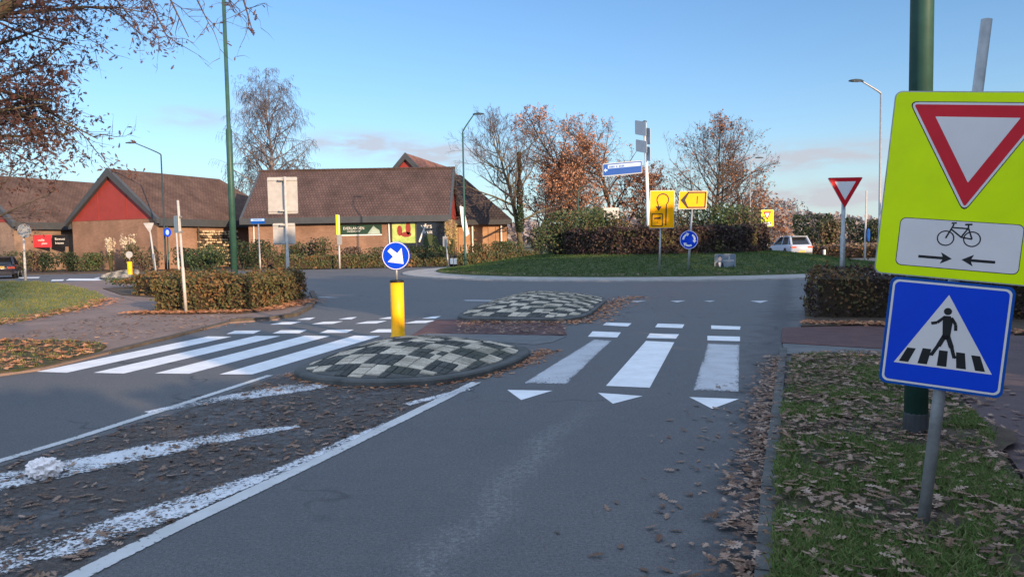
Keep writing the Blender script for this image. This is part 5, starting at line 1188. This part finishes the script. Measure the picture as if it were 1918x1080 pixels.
# the near oak at left: trunk out of frame, limbs reaching in
def near_oak():
    rr = random.Random(23); base = V((-10.6, 12.6, .05)); root = empty('oak_tree', tuple(base), 'big near oak reaching in with brown leaves from the left edge', 'tree')
    T = MB(); K = MB()
    T.tube([base, base+V((.05, 0, 1.5)), base+V((.15, .1, 4)), base+V((.3, 0, 7)), base+V((.2, .2, 10)), base+V((.5, 0, 13))], [.42, .34, .30, .24, .16, .05], 12)
    def path(p, d, L, r, k, wig, tr, mbx, n_=5):
        pts = [p.copy()]; rad = [r]; dd = d.normalized(); q = p.copy()
        for i in range(k):
            dd = (dd+V((rr.gauss(0, wig), rr.gauss(0, wig), rr.gauss(0, wig)+tr/k))).normalized(); q = q+dd*L/k; pts.append(q.copy()); rad.append(r*(1-.85*(i+1)/k))
        K.cm = 0; mbx.tube(pts, rad, n_, cap=False); return pts
    def sub(pts, lev, L):
        if lev == 3:
            for p in pts[1:]:
                for _ in range(rr.choice((1, 2, 2, 3))):
                    if noise.noise(p*.9) < -.22: continue
                    K.cm = 1; c = p+V((rr.gauss(0, .09), rr.gauss(0, .09), rr.gauss(0, .08)-.03)); oakleaf(K, c, rr.uniform(.030, .058), rr)
            return
        for i in range((0, 9, 8)[lev] if lev else 0):
            u = .22+.78*(i+rr.random())/((0, 9, 8)[lev]); k = len(pts)-1; j = min(int(u*k), k-1); p = pts[j].lerp(pts[j+1], u*k-j); d = (pts[j+1]-pts[j]).normalized()
            o = Matrix.Rotation(rr.uniform(0, 2*pi), 3, d) @ d.orthogonal().normalized(); nd = d*cos(.85)+o*sin(.85); Lc = L*.45*rr.uniform(.6, 1.2)*(1.2-.6*u)
            sub(path(p, nd, Lc, max(.0045, Lc*.011), 4 if lev < 2 else 3, .22, .12, K, 4 if lev < 2 else 3), lev+1, Lc)
    LM = [(2.9, (.9, -.1, .12), 3.2), (3.05, (.7, -.5, .05), 3.2), (3.6, (.7, .6, 0), 3.4), (4.2, (.75, -.55, 0), 3.6), (4.9, (.7, .6, -.05), 3.8), (3.2, (.85, .35, .10), 3.3), (3.5, (.9, -.35, .15), 3.6), (3.8, (.95, .1, .05), 3.7), (4.1, (.8, .5, .12), 3.7), (4.4, (.9, -.2, .10), 3.8), (4.7, (.95, .3, .02), 4.2), (5.0, (.85, -.4, .10), 4.2), (5.3, (.95, .05, .02), 4.3), (5.6, (.8, .45, .1), 4.2), (5.9, (.9, -.15, .05), 4.4), (6.3, (.9, .3, .05), 4.4), (6.7, (.95, -.3, .0), 4.4), (7.2, (.9, .1, -.05), 4.6), (7.6, (.9, -.3, .0), 4.4), (8.0, (.9, .4, -.05), 4.6), (3.3, (.5, .8, .2), 3.4), (4.5, (.4, -.8, .3), 3.6), (5.5, (-.8, .3, .3), 4.0), (6.5, (-.7, -.5, .4), 4.0), (8.6, (.7, .5, .3), 4), (9.2, (.5, -.5, .5), 3.6), (9.8, (-.4, .5, .6), 3), (10.8, (.5, .1, .8), 2.6)]
    limb = [base+V((.15, .0, 4.6)), AT(-60, 60, 12.5), AT(10, 14, 12.3), AT(55, -20, 12.2), AT(130, -90, 12.0)]
    T.tube(limb, [.16, .14, .11, .09, .05], 9); sub(limb[1:], 1, 3.2)
    for z, d, L in LM:
        L *= .80 if z < 5.2 else 1; p = base+V((.15+z*.01, .03, z)); pts = path(p, V(d), L, .060, 7, .13, .02, T, 7); sub(pts, 1, L)
        sub(pts[-3:], 2, L*.5)
    # long thin twigs hanging into the top of the picture
    for px, py, L in ((240, -70, 2.2), (300, -60, 2.0), (345, -70, 2.3), (400, -80, 2.1), (445, -60, 1.8), (270, -40, 1.6), (200, -40, 1.8)):
        a = AT(px-260, py-190, 12); e = AT(px, py+20, 11.5); pts = [base+V((.3, 0, 8.0)), a, a.lerp(e, .5)+V((0, 0, .25)), e, AT(px+rr.uniform(20, 60), py+rr.uniform(70, 130), 11.4)]
        K.cm = 0; K.tube(pts, [.07, .045, .03, .02, .006], 5, cap=False)
        for i in range(9):
            u = .25+.75*rr.random(); p = pts[3].lerp(pts[4], u) if rr.random() < .6 else pts[2].lerp(pts[3], u)
            q = path(p, V((rr.uniform(-.4, .9), rr.uniform(-.3, .3), rr.uniform(-.9, .1))), rr.uniform(.3, .75), .008, 4, .2, -.3, K, 3)
            for w_ in q[1:]:
                if rr.random() < .30: K.cm = 1; oakleaf(K, w_+V((rr.gauss(0, .03), 0, -.03)), rr.uniform(.03, .055), rr)
                if rr.random() < .6: K.cm = 0; path(w_, V((rr.uniform(-.6, .8), rr.uniform(-.3, .3), rr.uniform(-.8, .2))), rr.uniform(.12, .3), .005, 2, .2, -.2, K, 3)
    T.build('trunk', 'bark_moss', root, True); K.build('crown', ['twig', 'l_oak_dark'], root)
LEAF = [(-1.0, 0), (-.68, .26), (-.46, .09), (-.22, .52), (.04, .13), (.30, .60), (.52, .17), (.78, .40), (1.0, 0), (.78, -.40), (.52, -.17), (.30, -.60), (.04, -.13), (-.22, -.52), (-.46, -.09), (-.68, -.26)]
def oakleaf(mb, c, s, rr, flat=False, curl=None):
    if flat: n_ = V((rr.gauss(0, .15), rr.gauss(0, .15), 1)).normalized()
    else: n_ = V((rr.gauss(0, 1), rr.gauss(0, 1), rr.gauss(0, 1))).normalized()
    t = n_.orthogonal().normalized(); t = Matrix.Rotation(rr.uniform(0, 2*pi), 3, n_) @ t; u = n_.cross(t)
    cu = rr.uniform(-.1, .55)*(.55 if flat else 1); cl = rr.uniform(-.1, .3)*(.5 if flat else 1); wd = rr.uniform(.8, 1.2); i = len(mb.v)
    for x, y in LEAF: mb.v.append(tuple(c+t*(x*s)+u*(y*s*wd)+n_*(s*(cu*y*y*1.6+cl*x*x))))
    mb.f.append(tuple(range(i, i+8+1))); mb.m.append(mb.cm); mb.f.append((i+8,)+tuple(range(i+9, i+16))+(i,)); mb.m.append(mb.cm)
near_oak()
tree('bare_tree', 'pale thin bare tree behind the near oak at the left edge', PX(-70, 36, .05), dict(h=9.4, r=.16, crown=.28, n=(22, 8, 6, 5), ang=(.95, .8, .7, .6), len1=prof(4.8, 4.4, 1.6, .4), trop=(.1, .3, .2, .0), wig=.12, leaf=.5, ls=.07, mats=['l_oak_dark'], lk=.52, rmin=.006, lean=.22, **BARE), 16)
# unseen evergreens added to throw shade from behind and right; then the bare trunk
def shade_row(pts, h, rx, nl, label, seed, ms, nm='shade_conifer'):
    src = None
    for i, (x, y) in enumerate(pts):
        if src is None: src = o = shrub(nm, label % 'first', (x, y, -.03), rx, rx, h, nl, .30, ms, seed, 'unseen evergreens added for shade', 'tree', base=.2)
        else:
            o = copy_tree(src); o['label'] = label % ('second', 'third', 'fourth', 'fifth', 'sixth', 'seventh', 'eighth', 'ninth', 'tenth', 'eleventh', 'twelfth')[i-1]; o.location = (x, y, -.03); o.rotation_euler = (0, 0, i*1.3); o.scale = (1, 1, (1.04, .9, 1.1, .95)[i % 4])
    return src
shade_row([(11.2, 3.4), (12.8, 5.2), (14.5, 7), (17.5, 9.4), (20.5, 11.8), (24, 14.5), (28, 17.5), (32, 21), (36, 24)], 8.6, 2.8, 2600, 'dense dark evergreen added for shade outside the frame at right, %s from the verge', 41, ['l_ever'])
shade_row([(8.9, -.8), (6.8, -4.4), (5.0, -7.0), (3.0, -9.4), (.8, -11.6), (-1.6, -13.8), (9.5, -3.5)], 3.9, 1.9, 1600, 'bushy dark evergreen added for shade behind the viewpoint, %s of the row', 42, ['l_ever'], 'shade_bush')
shrub('shade_bush', 'taller evergreen bush added behind the viewpoint to shade the crossing sign', (7.05, -2.6, -.03), 1.25, 1.25, 4.7, 1500, .3, ['l_ever'], 44, 'unseen evergreens added for shade', 'tree', base=.2)  # added out of view to keep sun patches off the crossing sign
tree('bare_tree', 'tall bare trunk behind the viewpoint casting a long shadow', (10.2, -11.7, -.03), dict(h=15, r=.34, crown=.6, n=(14, 6, 5), ang=(1.0, .8, .7), len1=prof(4, 3.4, 1), trop=(.1, .4, .2), leaf=1, ls=.16, mats=['l_brown'], rmin=.012, **BARE), 19)

# ------------------------------------------------------------------ grass and fallen leaves
def scatter_grass(name, label, poly, z, n_, hgt, wid, m, seed, dens=None, zf=None):
    rr = random.Random(seed); mb = MB(); xs = [p[0] for p in poly]; ys = [p[1] for p in poly]; c = 0; tries = 0
    while c < n_ and tries < n_*12:
        tries += 1; x, y = rr.uniform(min(xs), max(xs)), rr.uniform(min(ys), max(ys))
        if not inpoly(x, y, poly) or (dens and rr.random() > dens(x, y)): continue
        zz = zf(x, y) if zf else z
        for _ in range(3):
            c += 1; a = rr.uniform(0, 2*pi); hh = hgt*rr.uniform(.4, 1.2); q = V((x+rr.gauss(0, wid*2), y+rr.gauss(0, wid*2), zz)); s = V((cos(a), sin(a), 0))*wid*.5
            l = V((rr.gauss(0, .5), rr.gauss(0, .5), 1)).normalized()*hh; mid = q+l*.55+V((0, 0, hh*.1)); i = len(mb.v)
            mb.v.extend([tuple(q-s), tuple(q+s), tuple(mid+s*.7), tuple(q+l+V((l.x, l.y, 0))*.5), tuple(mid-s*.7)]); mb.f.append((i, i+1, i+2, i+3, i+4)); mb.m.append(0)
    return tag(mb.build(name, m), label, 'grass', None, 'stuff')
MUD = [(G(1700, 808, .08), .62), (G(1745, 972, .08), .18)]
def vdens(x, y):
    for c_, r_ in MUD:
        if (x-c_.x)**2+(y-c_.y)**2 < (r_*(.8+.5*noise.noise(V((x*5, y*5, 0)))))**2: return .03
    return max(.03, min(1, .34+1.7*noise.noise(V((x*1.6, y*1.6, 0)))-.28*max(0, (y-5.2))*.4))
scatter_grass('grass', 'green tufts between fallen leaves on the right verge', VERG_R, .08, 52000, .060, .007, 'blade', 1, vdens)
KE = line_sampler(gl([(1474, 690), (1464, 780), (1455, 860), (1447, 960), (1440, 1080), (1436, 1250)]), .05, .06) if 0 else None
scatter_grass('grass', 'sunlit short grass on the left lawn tongue', LAWN, .06, 24000, .075, .02, 'blade_lit', 2)
scatter_grass('grass', 'thin grass in the leafy left verge', VERG_L, .06, 5000, .06, .008, 'blade_lit', 3)
scatter_grass('grass', 'green lawn grass round the island hedge', arc(12.8, 6.0, radians(140), radians(400), 30), 0, 60000, .10, .022, 'blade_far', 4, None, lambda x, y: mound_z(sqrt((x-RC.x)**2+(y-RC.y)**2))-.01)
def scatter_leaves(name, label, n_, sampler, m, s0, s1, seed, z=0.0):
    rr = random.Random(seed); mb = MB()
    for i in range(n_):
        p = sampler(rr)
        if p is None: continue
        oakleaf(mb, V((p[0], p[1], (p[2] if len(p) > 2 else z)+rr.uniform(.003, .013))), rr.uniform(s0, s1), rr, True)
    return tag(mb.build(name, m), label, 'leaves', None, 'stuff')
def in_poly_sampler(poly, z, dens=None):
    xs = [p[0] for p in poly]; ys = [p[1] for p in poly]
    def f(rr):
        for _ in range(60):
            x, y = rr.uniform(min(xs), max(xs)), rr.uniform(min(ys), max(ys))
            if inpoly(x, y, poly) and (dens is None or rr.random() < dens(x, y)): return (x, y, z)
        return None
    return f
def line_sampler(pts, sd_, z, side=0.0):
    P = [V((p[0], p[1], 0)) for p in pts]
    def f(rr):
        L = [(b-a).length for a, b in zip(P, P[1:])]; k = rr.choices(range(len(L)), L)[0]; p = P[k].lerp(P[k+1], rr.random()); d = (P[k+1]-P[k]).normalized(); q = p+V((-d.y, d.x, 0))*(side+rr.gauss(0, sd_)); return (q.x, q.y, z)
    return f
HATCH = gl([(-260, 950), (0, 872), (300, 780), (505, 716), (560, 722), (700, 728), (860, 722), (700, 798), (470, 908), (150, 1060), (-100, 1190), (-500, 1200)])
hd = lambda x, y: max(.12, min(1, .55+.8*noise.noise(V((x*1.1, y*1.1, 4)))))
scatter_leaves('fallen_leaves', 'brown leaves scattered over the hatched road area', 1050, in_poly_sampler(HATCH, .004, hd), 'l_litter', .014, .048, 51)
scatter_leaves('leaf_crumbs', 'small broken leaf bits trodden into the hatched area', 3200, in_poly_sampler(HATCH, .003, hd), 'l_crumb', .006, .017, 71)
scatter_leaves('fallen_leaves', 'brown leaves heaped along the front kerb of the near refuge', 1150, line_sampler(gl([(540, 700), (600, 716), (690, 723), (800, 720), (900, 706), (975, 682), (1030, 655)]), .10, .004), 'l_litter_or', .018, .042, 52)
KRW = gl([(1462, 670), (1447, 760), (1438, 830), (1426, 920), (1412, 1080), (1400, 1300)])
scatter_leaves('fallen_leaves', 'dry leaves drifted into the right hand gutter', 1500, line_sampler(KRW, .10, .022, -.05), 'l_litter', .020, .048, 53)
scatter_leaves('fallen_leaves', 'single leaves lying on the right edge of the near lane', 260, line_sampler(gl([(1440, 720), (1390, 800), (1370, 900), (1340, 1080), (1320, 1300)]), .30, .004), 'l_litter', .016, .042, 54)
scatter_leaves('fallen_leaves', 'brown oak leaves covering the right verge', 2900, in_poly_sampler(VERG_R, .112, lambda x, y: max(.2, min(1, .5-.6*noise.noise(V((x*1.6, y*1.6, 0)))+.3*max(0, (y-5)/4)))), 'l_litter', .016, .054, 55)
scatter_leaves('leaf_crumbs', 'small broken leaf bits between the grass of the right verge', 2600, in_poly_sampler(VERG_R, .085), 'l_crumb', .007, .018, 72)
scatter_leaves('fallen_leaves', 'leaves along the edge of the dark right footpath', 260, line_sampler(gl([(1700, 664), (1760, 700), (1830, 780), (1930, 905)]), .22, .05), 'l_litter', .026, .06, 56)
scatter_leaves('fallen_leaves', 'orange leaves carpeting the left verge', 1900, in_poly_sampler(VERG_L, .07, lambda x, y: 1 if x > -14 else .3), 'l_litter_or', .045, .085, 57)
scatter_leaves('fallen_leaves', 'orange leaves along the rim of the left lawn', 900, line_sampler(gl([(-300, 640), (0, 605), (100, 588), (172, 573), (200, 560)], .05), .28, .07), 'l_litter_or', .04, .075, 58)
scatter_leaves('fallen_leaves', 'leaf litter under the orange left hedge', 1500, line_sampler([(-9.6, 18.5), (-8, 18.3), (-6.5, 18.15), (-6.0, 19.4), (-5.9, 22)], .22, .07), 'l_litter_or', .04, .075, 59)
scatter_leaves('fallen_leaves', 'few leaves blown about the left footpath', 500, in_poly_sampler(gl([(0, 630), (205, 640), (330, 625), (560, 595), (300, 590), (200, 590)], .03), .03), 'l_litter', .03, .06, 60)
scatter_leaves('fallen_leaves', 'leaves piled beside the far refuge and red cycle strip', 900, line_sampler(gl([(880, 604), (1000, 604), (1085, 606), (1120, 588), (1165, 562), (1200, 556)]), .22, .01), 'l_litter_or', .035, .065, 61)
scatter_leaves('fallen_leaves', 'leaves on the red cycle strip between the refuges', 380, in_poly_sampler(gl([(850, 600), (1060, 604), (1062, 628), (860, 625)], .02), .035), 'l_litter', .03, .055, 62)
scatter_leaves('fallen_leaves', 'brown leaf drift at the foot of the right hedge', 900, line_sampler(gl([(1500, 608), (1560, 610), (1660, 612), (1760, 618), (1918, 628)]), .16, .06), 'l_litter_or', .03, .06, 63)
scatter_leaves('fallen_leaves', 'leaves on the lawn rim of the roundabout', 900, line_sampler([(RC.x+12.4*cos(radians(a)), RC.y+12.4*sin(radians(a))) for a in range(200, 350, 6)], .6, .2), 'l_litter', .05, .08, 64)

# ------------------------------------------------------------------ litter and cars
rr = random.Random(4); c = G(84, 893); mb = MB(); vs = []; nu, nv = 44, 24
for j in range(nv+1):
    for i in range(nu):
        t = 2*pi*i/nu; f = pi*j/nv; d = V((sin(f)*cos(t), sin(f)*sin(t), cos(f))); q = d*3.1+V((3, 1, 2)); r = .92+.30*noise.noise(q)+.34*abs(noise.noise(q*1.9))-.22*abs(noise.noise(q*4.1))+.10*noise.noise(q*9)
        vs.append(c+V((d.x*r*.118, d.y*r*.095, max(.004, .062+d.z*r*.078))))
mb.idx(vs, [(j*nu+i, j*nu+(i+1) % nu, (j+1)*nu+(i+1) % nu, (j+1)*nu+i) for j in range(nv) for i in range(nu)])
tag(mb.build('litter', 'litter'), 'crumpled white paper lying on the worn hatch stripe', 'litter')

def car(label, loc, rz, paintm, L=4.4, Wd=1.82, H_=1.6, suv=True):
    root = empty('parked_car' if 0 else 'car', loc, label, 'car', None, rz)
    k = L/4.4; hw = Wd/2
    # local: +x forward. sections: x, half width, z low, z belt
    sec = [(-2.2, .80, .45, .86), (-2.1, .93, .30, .98), (-1.6, 1.0, .22, 1.0), (-.6, 1.0, .20, .98), (.7, 1.0, .20, .96), (1.45, .98, .22, .90), (2.0, .90, .28, .78), (2.2, .74, .40, .62)]
    mb = MB(); vs = []; zs = H_/1.6
    for x, w, z0, z1 in sec:
        w *= hw; z1 *= zs
        vs += [(x*k, -w*.80, z0), (x*k, -w*.97, z0+.1), (x*k, -w, (z0+z1)/2), (x*k, -w*.94, z1-.06), (x*k, -w*.84, z1), (x*k, w*.84, z1), (x*k, w*.94, z1-.06), (x*k, w, (z0+z1)/2), (x*k, w*.97, z0+.1), (x*k, w*.80, z0)]
    n_ = len(sec); mb.idx(vs, [(i*10+j, i*10+(j+1) % 10, (i+1)*10+(j+1) % 10, (i+1)*10+j) for i in range(n_-1) for j in range(10)]+[tuple(range(9, -1, -1)), tuple(range(10*n_-10, 10*n_))])
    mb.build('body', paintm, root, True, world=False)
    zb = .96*zs; zt = H_
    B = [(-2.02*k, .80*hw, zb), (1.15*k, .82*hw, zb)]; Tp = [(-1.55*k, .66*hw, zt-.05), (.15*k, .66*hw, zt-.05)]
    def gh(s): return [V((B[0][0], s*B[0][1], B[0][2])), V((B[1][0], s*B[1][1], B[1][2])), V((Tp[1][0], s*Tp[1][1], Tp[1][2])), V((Tp[0][0], s*Tp[0][1], Tp[0][2]))]
    a, b = gh(-1), gh(1); mb = MB(); mb.idx(a+b, [(0, 1, 2, 3), (7, 6, 5, 4), (0, 3, 7, 4), (1, 5, 6, 2), (3, 2, 6, 7), (0, 4, 5, 1)]); mb.build('windows', 'glass', root, world=False)
    mb = MB(); rp = [(-1.72*k, .60*hw, zt-.045), (-1.5*k, .68*hw, zt-.02), (-.7*k, .70*hw, zt), (.2*k, .66*hw, zt-.03), (.42*k, .60*hw, zt-.11)]; vs = []
    for x, w, z in rp: vs += [(x, -w, z-.05), (x, -w*.9, z), (x, w*.9, z), (x, w, z-.05)]
    mb.idx(vs, [(i*4+j, i*4+(j+1) % 4, (i+1)*4+(j+1) % 4, (i+1)*4+j) for i in range(4) for j in range(4)]+[(3, 2, 1, 0), (16, 17, 18, 19)])
    for s in (-1, 1):
        g = gh(s)
        for p, q in ((g[0], g[3]), (g[1], g[2]), (g[0].lerp(g[1], .52), g[3].lerp(g[2], .62)), (g[0].lerp(g[1], .16), g[3].lerp(g[2], .05))): mb.tube([p, q], .05 if p is not g[0] else .09, 6)
    mb.build('roof', paintm, root, world=False)
    wr = .34*zs
    for x in (-1.32*k, 1.36*k):
        for s in (-1, 1):
            mb = MB(); mb.tube([(x, s*(hw-.2), wr), (x, s*(hw+.005), wr)], wr, 20); ty = mb.build('wheel', 'rubber', root, world=False)
            mb = MB(); mb.tube([(x, s*(hw-.05), wr), (x, s*(hw+.015), wr)], wr*.64, 12); mb.build('rim', 'rim', ty, world=False)
            mb = MB(); mb.tube([(x, s*(hw-.3), wr+.02), (x, s*(hw-.012), wr+.02)], wr*1.17, 20); mb.build('wheel_arch', 'rubber', root, world=False)
    for s in (-1, 1):
        mb = MB(); mb.box((-2.13*k, s*hw*.68, .80*zs), (.16, hw*.44, .13)); mb.build('tail_light', 'taillight', root, world=False)
    mb = MB(); mb.box((-2.20*k, 0, .52 if suv else .70), (.05, .52, .12)); mb.cm = 1
    for i in range(6): mb.box((-2.226*k-.002, -.2+i*.08, .52 if suv else .70), (.004, .045, .06))
    mb.build('number_plate', ['plate', 'black'], root, world=False)
    mb = MB(); mb.box((-2.14*k, 0, .36), (.14, Wd*.86, .2)); mb.build('bumper', 'darkgrey' if suv else paintm, root, world=False)
    mb = MB(); mb.box((-1.72*k, 0, zt-.03), (.28, Wd*.6, .03)); mb.build('spoiler', paintm, root, world=False)
    return root
car('pale silver white hatchback seen from behind beyond the island hedge', tuple(PX(1478, 58, .12)), radians(94), 'carwhite', 4.4, 1.85, 1.68)
car('black car with yellow plate cut by the left edge of the picture', tuple(PX(3, 47, .0)), radians(119), 'carblack', 4.2, 1.75, 1.36, False)
